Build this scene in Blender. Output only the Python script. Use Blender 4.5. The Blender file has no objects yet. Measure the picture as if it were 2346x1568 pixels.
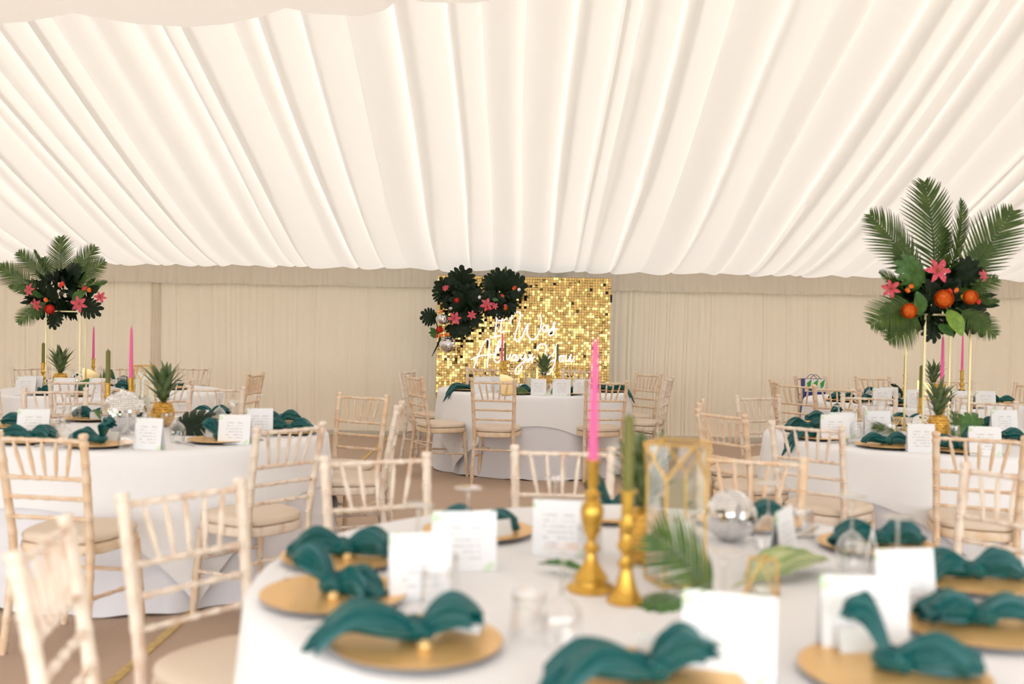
import bpy, math, random
from mathutils import Vector, Matrix, Euler
random.seed(7)
SC = bpy.context.scene
COL = SC.collection
PI = math.pi
# ------------------------------------------------------------------ camera
F, H = 2250.0, 1.385
PITCH = math.atan(35 / F); ROLL = math.radians(1.03)
cd = bpy.data.cameras.new('camera'); cam = bpy.data.objects.new('camera', cd); COL.objects.link(cam)
cd.sensor_width = 36.0; cd.lens = F / 2346 * 36.0; cd.clip_start = .05; cd.clip_end = 200
cam.matrix_world = Matrix.Translation((0, 0, H)) @ Matrix.Rotation(PI / 2 - PITCH, 4, 'X') @ Matrix.Rotation(ROLL, 4, 'Z')
cd.dof.use_dof = True; cd.dof.focus_distance = 9.6; cd.dof.aperture_fstop = 1.75
SC.camera = cam
# ------------------------------------------------------------------ world, exposure
w = bpy.data.worlds.new('overcast_sky'); SC.world = w; w.use_nodes = True
bg = w.node_tree.nodes['Background']; bg.inputs[0].default_value = (.93, .97, 1.0, 1); bg.inputs[1].default_value = 3.7
sd = bpy.data.lights.new('sun', 'SUN'); sd.energy = 6.0; sd.angle = math.radians(12); sd.color = (1, .96, .9)
sun = bpy.data.objects.new('sun', sd); COL.objects.link(sun); sun.rotation_euler = Vector((.70, -.48, -.52)).to_track_quat('-Z', 'Y').to_euler()
SC.view_settings.view_transform = 'Standard'; SC.view_settings.look = 'None'
SC.view_settings.gamma = 1.0; SC.view_settings.use_curve_mapping = False
SC.view_settings.exposure = 0.42
SC.cycles.use_denoising = True
SC.cycles.use_adaptive_sampling = True; SC.cycles.adaptive_threshold = .16; SC.cycles.adaptive_min_samples = 16
SC.cycles.max_bounces = 6; SC.cycles.diffuse_bounces = 3; SC.cycles.glossy_bounces = 2; SC.cycles.transparent_max_bounces = 14

def ray(x, y):
    u = (x - 1173) / F; v = -(y - 784) / F
    c, s = math.cos(ROLL), math.sin(ROLL); u, v = c * u - s * v, s * u + c * v
    c, s = math.cos(PITCH), math.sin(PITCH)
    return Vector((u, c + s * v, -s + c * v))
def P(x, y, z):
    d = ray(x, y); t = (z - H) / d.z; return Vector((d.x * t, d.y * t, z))
def PY(x, y, Y):
    d = ray(x, y); t = Y / d.y; return Vector((d.x * t, Y, H + d.z * t))

# ------------------------------------------------------------------ materials
MATS = {}
def mat(name, col, rough=.5, metal=0., noise=None, bump=0., bscale=60., **kw):
    """noise = (colour2, scale, lo, hi): a procedural second colour"""
    if name in MATS: return MATS[name]
    m = bpy.data.materials.new(name); m.use_nodes = True; MATS[name] = m
    nt = m.node_tree; b = nt.nodes['Principled BSDF']
    b.inputs['Base Color'].default_value = (*col, 1); b.inputs['Roughness'].default_value = rough; b.inputs['Metallic'].default_value = metal
    for k, v in kw.items():
        k = k.replace('_', ' ')
        b.inputs[k].default_value = (*v, 1) if isinstance(v, tuple) and 'Radius' not in k else v
    if noise or bump:
        tc = nt.nodes.new('ShaderNodeTexCoord')
    if noise:
        n = nt.nodes.new('ShaderNodeTexNoise'); n.inputs['Scale'].default_value = noise[1]; n.inputs['Detail'].default_value = 4
        if len(noise) > 4:
            mp = nt.nodes.new('ShaderNodeMapping'); mp.inputs['Scale'].default_value = noise[4]
            nt.links.new(tc.outputs['Object'], mp.inputs[0]); nt.links.new(mp.outputs[0], n.inputs[0])
        else: nt.links.new(tc.outputs['Object'], n.inputs[0])
        r = nt.nodes.new('ShaderNodeValToRGB'); e = r.color_ramp.elements
        e[0].position = noise[2]; e[0].color = (*col, 1); e[1].position = noise[3]; e[1].color = (*noise[0], 1)
        nt.links.new(n.outputs[0], r.inputs[0]); nt.links.new(r.outputs[0], b.inputs['Base Color'])
    if bump:
        n2 = nt.nodes.new('ShaderNodeTexNoise'); n2.inputs['Scale'].default_value = bscale; n2.inputs['Detail'].default_value = 3
        nt.links.new(tc.outputs['Object'], n2.inputs[0])
        bp = nt.nodes.new('ShaderNodeBump'); bp.inputs['Strength'].default_value = bump; bp.inputs['Distance'].default_value = .01
        nt.links.new(n2.outputs[0], bp.inputs['Height']); nt.links.new(bp.outputs[0], b.inputs['Normal'])
    return m
def cloth(name, dif, tra, fac):
    m = bpy.data.materials.new(name); m.use_nodes = True; MATS[name] = m; nt = m.node_tree; nt.nodes.clear()
    o = nt.nodes.new('ShaderNodeOutputMaterial'); mx = nt.nodes.new('ShaderNodeMixShader'); mx.inputs[0].default_value = fac
    d = nt.nodes.new('ShaderNodeBsdfDiffuse'); d.inputs[0].default_value = (*dif, 1)
    t = nt.nodes.new('ShaderNodeBsdfTranslucent'); t.inputs[0].default_value = (*tra, 1)
    nt.links.new(d.outputs[0], mx.inputs[1]); nt.links.new(t.outputs[0], mx.inputs[2]); nt.links.new(mx.outputs[0], o.inputs[0])
    return m
def glassmat(name, tint=(1, 1, 1), base=.05):
    m = bpy.data.materials.new(name); m.use_nodes = True; MATS[name] = m; nt = m.node_tree; nt.nodes.clear()
    o = nt.nodes.new('ShaderNodeOutputMaterial'); mx = nt.nodes.new('ShaderNodeMixShader')
    lw = nt.nodes.new('ShaderNodeLayerWeight'); lw.inputs[0].default_value = .35
    mr = nt.nodes.new('ShaderNodeMapRange'); mr.inputs[3].default_value = base; mr.inputs[4].default_value = .75
    t = nt.nodes.new('ShaderNodeBsdfTransparent'); t.inputs[0].default_value = (*tint, 1)
    g = nt.nodes.new('ShaderNodeBsdfGlossy'); g.inputs['Roughness'].default_value = .03; g.inputs[0].default_value = (.95, .95, .95, 1)
    nt.links.new(lw.outputs['Facing'], mr.inputs[0]); nt.links.new(mr.outputs[0], mx.inputs[0])
    nt.links.new(t.outputs[0], mx.inputs[1]); nt.links.new(g.outputs[0], mx.inputs[2]); nt.links.new(mx.outputs[0], o.inputs[0])
    return m
M_ceil = cloth('liner_cloth', (.87, .82, .77), (.98, .915, .85), .102)
M_wall = cloth('wall_drape', (.84, .72, .575), (.7, .62, .5), .05)
M_val = cloth('valance_cloth', (.83, .73, .61), (.7, .62, .5), .05)
M_swag = cloth('swag_cloth', (.92, .90, .90), (1.0, .98, .97), .80)
M_carpet = mat('carpet', (.62, .455, .34), .95, noise=((.49, .345, .25), 220, .35, .7), bump=.5, bscale=300)
M_grass = mat('grass', (.12, .16, .07), .95)
M_tape = mat('brass_strip', (.72, .50, .16), .4, .55, noise=((.5, .35, .12), 30, .45, .7))
M_rail = mat('white_rail', (.72, .66, .56), .6)
LW = [mat('limewash_a', (.87, .74, .62), .55, noise=((.66, .40, .25), 26, .50, .78, (1, 1, .35))),
      mat('limewash_b', (.80, .56, .36), .55, noise=((.86, .72, .58), 22, .42, .7, (1, 1, .35))),
      mat('limewash_c', (.86, .70, .56), .55, noise=((.68, .43, .26), 24, .45, .75, (1, 1, .35)))]
M_pad = mat('cream_pad', (.80, .66, .52), .8, bump=.05, bscale=200)
M_frame = mat('seat_wood', (.82, .60, .39), .5, noise=((.88, .74, .58), 20, .4, .7))
M_over = mat('white_linen', (.92, .905, .92), .85, bump=.04, bscale=400)
M_under = mat('lavender_white_linen', (.84, .825, .87), .85, bump=.04, bscale=400)
M_charger = mat('gold_charger', (.86, .53, .20), .36, .5)
M_dark = mat('charger_underside', (.05, .04, .05), .5)
M_teal = mat('teal_satin', (.0, .084, .088), .40, bump=.08, bscale=120, Sheen_Weight=.12, Sheen_Tint=(.1, .8, .75))
M_bead = mat('gold_bead', (.75, .52, .22), .4, .4)
M_glass = glassmat('clear_glass', (1, 1, 1), .10)
M_foot = glassmat('glass_foot', (1, 1, 1), .30)
M_pane = glassmat('lantern_glass', (.97, .99, .97), .03)
M_steel = mat('cutlery_steel', (.7, .68, .66), .2, 1.)
M_brass = mat('antique_gold', (.70, .42, .08), .3, .85, noise=((.45, .25, .04), 30, .5, .75))
M_frameg = mat('gold_wire', (.80, .52, .17), .3, .85)
M_stand = mat('pale_gold_stand', (.86, .74, .42), .35, .35)
M_pink = mat('pink_wax', (.90, .14, .38), .5, Subsurface_Weight=.15, Subsurface_Radius=(.02, .01, .01))
M_olive = mat('olive_wax', (.16, .15, .025), .5)
M_wax = mat('white_wax', (.9, .86, .78), .5)
M_wick = mat('wick', (.2, .17, .13), .9)
M_pine = mat('gilded_pineapple', (.85, .50, .10), .38, .6, noise=((.5, .24, .04), 40, .45, .7))
M_pleaf = mat('pineapple_leaf', (.07, .115, .03), .5, noise=((.20, .25, .12), 4, .4, .7))
M_mirror = mat('mirror_tile', (.92, .92, .93), .06, 1.)
M_grout = mat('ball_core', (.12, .11, .10), .6)
M_palm = mat('palm_green', (.035, .085, .008), .45, noise=((.09, .15, .02), 6, .4, .7))
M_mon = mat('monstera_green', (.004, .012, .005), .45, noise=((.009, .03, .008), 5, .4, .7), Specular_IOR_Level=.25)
M_mong = mat('fresh_leaf', (.04, .13, .025), .35, noise=((.09, .22, .04), 5, .4, .7))
M_lime = mat('lime_leaf', (.16, .30, .03), .4, noise=((.26, .42, .06), 6, .4, .7))
M_var = mat('striped_leaf', (.20, .30, .10), .4, noise=((.55, .60, .28), 9, .42, .6, (3, .4, 1)))
M_lily = mat('lily_pink', (.74, .06, .12), .5, noise=((.85, .25, .30), 8, .45, .75))
M_red = mat('coral_red', (.80, .05, .03), .5)
M_orange = mat('orange_petal', (.90, .13, .012), .5, noise=((.98, .26, .03), 3, .4, .6))
M_yellow = mat('yellow_petal', (.95, .66, .05), .5)
M_stamen = mat('stamen', (.45, .25, .06), .6)
M_seq = mat('gold_sequin', (.76, .53, .20), .18, 1.)
M_black = mat('black_board', (.012, .010, .008), .5)
M_arch = mat('gold_mirror_sign', (.92, .70, .38), .22, .9)
M_white = mat('white_plastic', (.85, .84, .82), .4)
M_purple = mat('bag_purple', (.48, .18, .50), .5); M_magenta = mat('bag_magenta', (.55, .03, .28), .5)
M_tissue = mat('orange_tissue', (.75, .26, .03), .6); M_blue = mat('bag_blue', (.012, .035, .25), .4)
M_bagw = mat('bag_white', (.8, .78, .72), .5); M_ink = mat('ink', (.02, .02, .03), .6); M_baggreen = mat('bag_green', (.05, .30, .04), .5)
def neonmat():
    m = bpy.data.materials.new('neon_tube'); m.use_nodes = True; b = m.node_tree.nodes['Principled BSDF']
    b.inputs['Base Color'].default_value = (.9, .88, 1, 1); b.inputs['Emission Color'].default_value = (.80, .70, 1, 1); b.inputs['Emission Strength'].default_value = 2.2
    return m
M_neon = neonmat(); M_neon.cycles.emission_sampling = 'NONE'
def cardmat():
    m = bpy.data.materials.new('printed_card'); m.use_nodes = True; nt = m.node_tree; b = nt.nodes['Principled BSDF']
    b.inputs['Roughness'].default_value = .7
    tc = nt.nodes.new('ShaderNodeTexCoord'); sp = nt.nodes.new('ShaderNodeSeparateXYZ'); nt.links.new(tc.outputs['Object'], sp.inputs[0])
    def mth(op, a, bb):
        n = nt.nodes.new('ShaderNodeMath'); n.operation = op
        for i, q in enumerate((a, bb)):
            if isinstance(q, (int, float)): n.inputs[i].default_value = q
            else: nt.links.new(q, n.inputs[i])
        return n.outputs[0]
    x, z = sp.outputs[0], sp.outputs[2]
    lines = mth('GREATER_THAN', mth('SINE', mth('MULTIPLY', z, 420), 0), .72)
    inx = mth('LESS_THAN', mth('ABSOLUTE', x, 0), .042)
    inz = mth('MULTIPLY', mth('GREATER_THAN', z, .03), mth('LESS_THAN', z, .115))
    ns = nt.nodes.new('ShaderNodeTexNoise'); ns.inputs['Scale'].default_value = 90; nt.links.new(tc.outputs['Object'], ns.inputs[0])
    txt = mth('MULTIPLY', mth('MULTIPLY', mth('MULTIPLY', lines, inx), inz), mth('GREATER_THAN', ns.outputs[0], .47))
    dx = mth('ABSOLUTE', mth('SUBTRACT', mth('ADD', mth('MULTIPLY', z, .75), 0), mth('ADD', mth('MULTIPLY', x, -1), .04)), 0)
    far = mth('GREATER_THAN', mth('ADD', mth('MULTIPLY', mth('SUBTRACT', x, 0), mth('SUBTRACT', .075, z)), 0), .0034)
    n2 = nt.nodes.new('ShaderNodeTexNoise'); n2.inputs['Scale'].default_value = 45; nt.links.new(tc.outputs['Object'], n2.inputs[0])
    leaf = mth('MULTIPLY', far, mth('GREATER_THAN', n2.outputs[0], .5))
    m1 = nt.nodes.new('ShaderNodeMixRGB'); m1.inputs[1].default_value = (.90, .895, .91, 1); m1.inputs[2].default_value = (.55, .53, .55, 1); nt.links.new(txt, m1.inputs[0])
    m2 = nt.nodes.new('ShaderNodeMixRGB'); m2.inputs[2].default_value = (.66, .80, .58, 1); nt.links.new(m1.outputs[0], m2.inputs[1]); nt.links.new(leaf, m2.inputs[0])
    nt.links.new(m2.outputs[0], b.inputs['Base Color'])
    return m
M_card = cardmat()

# ------------------------------------------------------------------ mesh helpers
class MB:
    def __init__(s): s.v = []; s.f = []; s.m = []; s.cm = 0
    def add(s, vs, fs):
        o = len(s.v); s.v += [tuple(q) for q in vs]; s.f += [tuple(i + o for i in q) for q in fs]; s.m += [s.cm] * len(fs)
    def box(s, c, d, rot=None):
        vs = [Vector((x * d[0] / 2, y * d[1] / 2, z * d[2] / 2)) for x in (-1, 1) for y in (-1, 1) for z in (-1, 1)]
        if rot is not None: vs = [rot @ q for q in vs]
        s.add([q + Vector(c) for q in vs], [(0, 1, 3, 2), (4, 6, 7, 5), (0, 4, 5, 1), (2, 3, 7, 6), (0, 2, 6, 4), (1, 5, 7, 3)])
    def tube(s, path, rad, seg=8, cap=True, up=None):
        path = [Vector(p) for p in path]; n = len(path)
        if not isinstance(rad, (list, tuple)): rad = [rad] * n
        vs = []; a = None
        for i, p in enumerate(path):
            t = (path[min(i + 1, n - 1)] - path[max(i - 1, 0)])
            if t.length < 1e-9: t = Vector((0, 0, 1))
            t.normalize()
            if a is None:
                a = Vector(up) if up else (Vector((1, 0, 0)) if abs(t.x) < .8 else Vector((0, 1, 0)))
            a = (a - t * a.dot(t)).normalized(); b = t.cross(a)
            for k in range(seg):
                an = 2 * PI * k / seg; vs.append(p + (a * math.cos(an) + b * math.sin(an)) * rad[i])
        fs = [(i * seg + k, i * seg + (k + 1) % seg, (i + 1) * seg + (k + 1) % seg, (i + 1) * seg + k) for i in range(n - 1) for k in range(seg)]
        if cap: fs += [tuple(range(seg - 1, -1, -1)), tuple((n - 1) * seg + k for k in range(seg))]
        s.add(vs, fs)
    def lathe(s, prof, seg=24, c=(0, 0, 0)):
        n = len(prof); vs = []
        for r, z in prof:
            for k in range(seg):
                an = 2 * PI * k / seg; vs.append((c[0] + r * math.cos(an), c[1] + r * math.sin(an), c[2] + z))
        fs = [(i * seg + k, i * seg + (k + 1) % seg, (i + 1) * seg + (k + 1) % seg, (i + 1) * seg + k) for i in range(n - 1) for k in range(seg)]
        if prof[0][0] > 1e-4: fs.append(tuple(range(seg - 1, -1, -1)))
        if prof[-1][0] > 1e-4: fs.append(tuple((n - 1) * seg + k for k in range(seg)))
        s.add(vs, fs)
    def shell(s, prof, seg=24):
        n = len(prof); vs = []
        for r, z in prof:
            for k in range(seg):
                an = 2 * PI * k / seg; vs.append((r * math.cos(an), r * math.sin(an), z))
        s.add(vs, [(i * seg + k, i * seg + (k + 1) % seg, (i + 1) * seg + (k + 1) % seg, (i + 1) * seg + k) for i in range(n - 1) for k in range(seg)])
    def grid(s, fn, nu, nv, closeu=False):
        vs = [fn(i / (nu if closeu else nu - 1), j / (nv - 1)) for j in range(nv) for i in range(nu)]
        fs = [(j * nu + i, j * nu + (i + 1) % nu, (j + 1) * nu + (i + 1) % nu, (j + 1) * nu + i) for j in range(nv - 1) for i in range(nu if closeu else nu - 1)]
        s.add(vs, fs)
    def mesh(s, name, mats, smooth=True):
        me = bpy.data.meshes.new(name); me.from_pydata(s.v, [], s.f)
        for m in (mats if isinstance(mats, (list, tuple)) else [mats]): me.materials.append(m)
        if any(s.m): me.polygons.foreach_set('material_index', s.m)
        if smooth:
            me.polygons.foreach_set('use_smooth', [True] * len(s.f)); me.set_sharp_from_angle(angle=math.radians(45))
        me.update(); return me
def mk(name, mats, fn, smooth=True):
    b = MB(); fn(b); return b.mesh(name, mats, smooth)
def obj(name, me, parent=None, mw=None, loc=None, override=None, kind=None):
    o = bpy.data.objects.new(name, me); COL.objects.link(o)
    if parent: o.parent = parent
    if mw is not None: o.matrix_local = mw
    if loc is not None: o.location = loc
    if override is not None:
        o.material_slots[0].link = 'OBJECT'; o.material_slots[0].material = override
    if kind: o['kind'] = kind
    return o
def empty(name, loc, rz=0, rot=None, scale=1):
    o = bpy.data.objects.new(name, None); COL.objects.link(o); o.location = loc; o.empty_display_size = .05
    o.rotation_euler = rot if rot is not None else (0, 0, rz); o.scale = (scale,) * 3
    return o
def tag(o, label, cat, group=None):
    o['label'] = label; o['category'] = cat
    if group: o['group'] = group
    return o
def T(x, y, z): return Matrix.Translation((x, y, z))
def RZ(a): return Matrix.Rotation(a, 4, 'Z')
def aim(p0, p1, nrm, scale=None, wide=1.0):
    """matrix: local +Y from p0 to p1, local +Z near nrm, scaled by the length"""
    y = (p1 - p0); L = y.length if scale is None else scale; y = y.normalized()
    z = Vector(nrm); z = (z - y * z.dot(y)).normalized(); x = y.cross(z)
    m = Matrix((x, y, z)).transposed().to_4x4()
    return Matrix.Translation(p0) @ m @ Matrix.Diagonal((L * wide, L, L, 1))

# ------------------------------------------------------------------ setting
def struct(name, me, loc=None): return obj(name, me, loc=loc, kind='structure')
XW, YB, YF, RIDGE, ZR, ZE = 9.0, 12.3, -1.1, 5.6, 4.25, 2.12
struct('floor', mk('floor', M_carpet, lambda b: b.box((0, (YB + YF) / 2, -.02), (2 * XW + .4, YB - YF + .4, .04)), False))
struct('ground_outside', mk('ground_outside', M_grass, lambda b: b.box((0, 5, -.07), (120, 120, .04)), False))
def pleats(x0, x1, wmin, wmax, amin, amax, seams=()):
    out = []; x = x0
    while x < x1:
        wd = random.uniform(wmin, wmax); nx = x + wd
        for sx in seams:
            if x < sx < nx: nx = sx; break
        if nx - x > .01: out.append((x, nx, random.uniform(amin, amax), random.choice((random.uniform(.42, .7), random.uniform(1.4, 2.4))), random.uniform(-1, 1)))
        x = nx
    return out
SEAMS = (-4.51, .73, 5.97)
LEGS = (-4.44,)
CP = pleats(-XW, XW, .12, .42, .05, .13, SEAMS)
def ceilz(t):
    return ZE + (ZR - ZE) * t - .26 * math.sin(PI * t ** .56)
def ceiling(b, sgn):
    NV = 36; xs = []
    for (a, c, A, sk, of) in CP:
        n = max(6, int((c - a) / .02))
        for i in range(n): xs.append((a + (c - a) * i / n, A, sk, i / n, of * .022))
    xs.append((XW, 0, 1, 0, 0)); nu = len(xs); vs = []
    for j in range(NV + 1):
        t = j / NV; Y = YB + (RIDGE - YB) * t if sgn > 0 else YF + (RIDGE - YF) * t
        zb = ceilz(t); am = .25 + .75 * min(1, t * 2.2)
        for (x, A, sk, u, of) in xs:
            d = A * am * (math.sin(PI * u ** sk) ** .75 if 0 < u < 1 else 0)
            x2 = x + .018 * math.sin(7 * t + x * 3.1) * (1 if abs(x) < XW else 0)
            z = zb + .045 * am - d + of * am
            if j == 0: z -= .012 * math.sin(x * 61)
            vs.append((x2, Y, z))
    b.add(vs, [(j * nu + i, j * nu + i + 1, (j + 1) * nu + i + 1, (j + 1) * nu + i) for j in range(NV) for i in range(nu - 1)])
struct('ceiling', mk('ceiling', M_ceil, lambda b: (ceiling(b, 1), ceiling(b, -1))))
WP = pleats(-XW, XW, .035, .12, .004, .016)
def wall(b):
    vs = []; rows = (0, .35, .9, 1.4, 1.9, 2.13); xs = []
    for (a, c, A, sk, of) in WP:
        for i in range(5): xs.append((a + (c - a) * i / 5, A, (i / 5)))
    xs.append((XW, 0, 0)); nu = len(xs)
    for r, z in enumerate(rows):
        for (x, A, u) in xs:
            vs.append((x + .012 * math.sin(z * 2.3 + x * 1.7), YB - A * math.sin(PI * u) * (1 if r % 2 else .8), z))
    b.add(vs, [(j * nu + i, j * nu + i + 1, (j + 1) * nu + i + 1, (j + 1) * nu + i) for j in range(len(rows) - 1) for i in range(nu - 1)])
struct('wall_back', mk('wall_back', M_wall, wall))
for nm, x in (('wall_left', -XW), ('wall_right', XW)):
    def side(b, x=x):
        def fn(u, v):
            Y = YF + (YB - YF) * u; t = 1 - abs(Y - RIDGE) / (YB - RIDGE)
            return (x + .01 * math.sin(Y * 70), Y, v * (ZE + (ZR - ZE) * max(0, t)))
        b.grid(fn, 420, 3)
    struct(nm, mk(nm, M_wall, side))
def valance(b):
    n = 1500; vs = []
    for j, z in enumerate((2.125, 2.0, 1.90, 1.855)):
        for i in range(n + 1):
            x = -XW + 2 * XW * i / n
            a = (.002 + .0022 * j) * (math.sin(x * 83 + 2 * math.sin(x * 3)) + .6 * math.sin(x * 47 + 1))
            vs.append((x, YB - .045 - a * .8 - .004 * j, z + (.003 * math.sin(x * 29) + .005 * math.sin(x * 5) if j == 3 else 0)))
    b.add(vs, [(j * (n + 1) + i, j * (n + 1) + i + 1, (j + 1) * (n + 1) + i + 1, (j + 1) * (n + 1) + i) for j in range(3) for i in range(n)])
struct('trim_1', mk('gathered_valance', M_val, valance))
for i, x in enumerate(LEGS):
    def leg(b, x=x):
        b.grid(lambda u, v: (x - .02 + .06 * math.cos(PI * u) * (1 + .04 * math.sin(5 * v)), YB - .012 - .03 * math.sin(PI * u) - .003 * math.sin(u * 30), v * 1.88), 40, 8)
    struct('trim_%d' % (i + 2), mk('leg_cover', M_wall, leg))
struct('baseboard_back', mk('base_rail', M_rail, lambda b: b.box((0, YB - .05, .028), (2 * XW, .05, .056)), False))
struct('trim_5', mk('carpet_strip', M_tape, lambda b: b.box((-1.5, (YB + YF) / 2 - .05, .003), (.042, YB - YF - .1, .006)), False))
# scalloped swag hung from the ridge
def swag(b):
    Y = 6.3
    edge = [(-520, 60), (-300, 84), (-60, 58), (60, 50), (128, 38), (168, 30), (230, 42), (320, 56), (430, 62), (520, 55), (600, 38), (655, 18), (720, 32), (830, 37), (880, 24), (920, -4), (980, 6), (1080, 8), (1180, -8), (1250, -45), (1340, -60), (1450, -50), (1550, -90)]
    pts = [PY(x, y, Y) for x, y in edge]; dense = []
    for i in range(len(pts) - 1):
        for k in range(6): dense.append(pts[i].lerp(pts[i + 1], k / 6))
    n = len(dense); vs = []
    for j in range(9):
        v = j / 8
        for i, p in enumerate(dense):
            top = Vector((p.x, RIDGE + .3, 4.06)); q = p.lerp(top, v)
            vs.append((q.x, q.y - .12 * math.sin(PI * v) - .03 * math.sin(v * 16 + p.x) * math.sin(PI * v), q.z - .04 * math.sin(v * PI)))
    b.add(vs, [(j * n + i, j * n + i + 1, (j + 1) * n + i + 1, (j + 1) * n + i) for j in range(8) for i in range(n - 1)])
sw = obj('ceiling_swag', mk('ceiling_swag', M_swag, swag)); tag(sw, 'white scalloped swag of cloth hanging from the marquee ridge', 'drape')

# ------------------------------------------------------------------ chairs
def bumps(L, n, r, rb, ph=.5, w=.006):
    """stations (s, radius) along a bamboo-like rod with n raised rings"""
    st = [(0, r)]
    for k in range(n):
        c = (k + ph) / n * L
        st += [(c - w * 1.6, r), (c - w, rb), (c - w * .2, r * 1.02), (c + w * .2, r * 1.02), (c + w, rb), (c + w * 1.6, r)]
    return st + [(L, r)]
def rod(b, p0, p1, r, rb, n, seg=8, ph=.5, w=.006, taper=1.0):
    p0, p1 = Vector(p0), Vector(p1); L = (p1 - p0).length
    st = bumps(L, n, r, rb, ph, w)
    b.tube([p0.lerp(p1, s / L) for s, _ in st], [q * (1 + (taper - 1) * s / L) for s, q in st], seg)
def postx(z): return .172 + .012 * (1 - z / .43) if z < .43 else .172 + .016 * (z - .43) / .5
def posty(z): return -.185 - .05 * (1 - z / .43) ** 1.3 if z < .43 else -.185 - .085 * ((z - .43) / .5) ** 1.15
def post(b, s):
    rings = [.06, .14, .23, .33, .40, .50, .575, .655, .735, .80]; st = [(0, .0135)]
    for q in rings: st += [(q - .011, .0165), (q - .006, .0195), (q, .0168), (q + .006, .0195), (q + .011, .0165)]
    st += [(.868, .0165), (.876, .0195), (.888, .0195), (.893, .0155), (.903, .0155), (.908, .0195), (.918, .0195), (.924, .0165), (.9245, .004)]
    b.tube([(s * postx(z), posty(z), z) for z, _ in st], [r for _, r in st], 10)
def outline(n, fr, sx=1.0, off=0.0):
    pts = []
    for i in range(n):
        a = 2 * PI * i / n; c, s_ = math.cos(a), math.sin(a)
        x = .205 * math.copysign(abs(c) ** .62, c); y = .20 * math.copysign(abs(s_) ** .62, s_)
        x *= (1 + .10 * y / .2 * .9)
        pts.append(((x) * fr, y * fr))
    return pts
def chair_meshes():
    m = {}
    for s, k in ((-1, 'pl'), (1, 'pr')): m[k] = mk('back_post', LW[0], lambda b: post(b, s))
    def rail(z, n): return mk('back_rail', LW[0], lambda b: rod(b, (-postx(z) + .008, posty(z), z), (postx(z) - .008, posty(z), z), .0088, .0118, n))
    m['top'] = rail(.893, 6); m['r1'] = rail(.735, 6); m['r2'] = rail(.652, 5); m['r3'] = rail(.567, 5)
    m['sp'] = []
    for k in range(5):
        x1 = -.128 + .064 * k; x0 = x1 * .74
        m['sp'].append(mk('spindle', LW[0], lambda b: b.tube([Vector((x0, posty(.735), .738)).lerp(Vector((x1, posty(.893), .892)), q) for q, _ in SPI], [r for _, r in SPI], 7)))
    def frame(b):
        o1 = outline(32, 1.0); vs = []
        for fr, z in ((.94, .408), (1.0, .414), (1.02, .432), (1.0, .452), (.95, .456)):
            vs += [(x, y, z) for x, y in outline(32, fr)]
        b.add(vs, [(j * 32 + i, j * 32 + (i + 1) % 32, (j + 1) * 32 + (i + 1) % 32, (j + 1) * 32 + i) for j in range(4) for i in range(32)] + [tuple(range(31, -1, -1)), tuple(128 + i for i in range(32))])
    m['frame'] = mk('seat_frame', M_frame, frame)
    def pad(b):
        vs = []
        for fr, z in ((.93, .457), (.985, .463), (1.0, .475), (.985, .487), (.93, .495), (.8, .500), (.5, .503), (.2, .504)):
            vs += [(x, y, z) for x, y in outline(32, fr)]
        b.add(vs, [(j * 32 + i, j * 32 + (i + 1) % 32, (j + 1) * 32 + (i + 1) % 32, (j + 1) * 32 + i) for j in range(7) for i in range(32)] + [tuple(range(31, -1, -1)), tuple(224 + i for i in range(32))])
    m['pad'] = mk('seat_pad', M_pad, pad)
    m['fl'] = []
    for s in (-1, 1):
        m['fl'].append(mk('front_leg', LW[1], lambda b: b.tube([Vector((s * .172, .165, .415)).lerp(Vector((s * .19, .195, 0)), q) for q, _ in LEG], [r for _, r in LEG], 9)))
    lx = lambda z: .172 + .018 * (1 - z / .415)
    ly = lambda z: .165 + .03 * (1 - z / .415)
    m['st'] = [mk('stretcher', LW[0], lambda b: rod(b, (-lx(.27), ly(.27), .27), (lx(.27), ly(.27), .27), .0085, .0115, 4)),
               mk('stretcher', LW[0], lambda b: rod(b, (-postx(.30), posty(.30), .30), (postx(.30), posty(.30), .30), .0085, .0115, 4))]
    for s in (-1, 1):
        m['st'].append(mk('stretcher', LW[0], lambda b: rod(b, (s * postx(.24), posty(.24), .24), (s * lx(.21), ly(.21), .21), .0085, .0115, 4)))
    return m
SPI = [(0, .0055), (.12, .0065), (.2, .0065), (.22, .0092), (.26, .0068), (.30, .0092), (.33, .0078), (.55, .0095), (.74, .0075), (.76, .0095), (.80, .007), (.84, .0095), (.86, .0065), (1, .0055)]
LEG = [(0, .017), (.18, .0175), (.2, .0205), (.22, .0175), (.24, .0205), (.26, .0175), (.50, .0175), (.52, .0205), (.54, .0175), (.56, .0205), (.58, .0175), (.78, .017), (.80, .0195), (.82, .0168), (.84, .0195), (.86, .0165), (1, .0135)]
CM = chair_meshes(); CHAIRS = {}
def chair(loc, rz, label, var, group):
    """local +Y is the way the sitter faces"""
    e = empty('spindle_back_chair', (loc[0], loc[1], 0), rz)
    tag(e, label, 'chair', group); o = LW[var]; CHAIRS[label] = e
    obj('back_post', CM['pl'], e, override=o); obj('back_post', CM['pr'], e, override=o)
    obj('top_rail', CM['top'], e, override=o)
    for k in ('r1', 'r2', 'r3'): obj('back_rail', CM[k], e, override=o)
    for q in CM['sp']: obj('spindle', q, e, override=o)
    obj('seat_frame', CM['frame'], e, override=M_frame if var != 0 else o); obj('seat_pad', CM['pad'], e)
    for q in CM['fl']: obj('front_leg', q, e, override=o if var != 0 else LW[1])
    for q in CM['st']: obj('stretcher', q, e, override=o)
    return e
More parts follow.
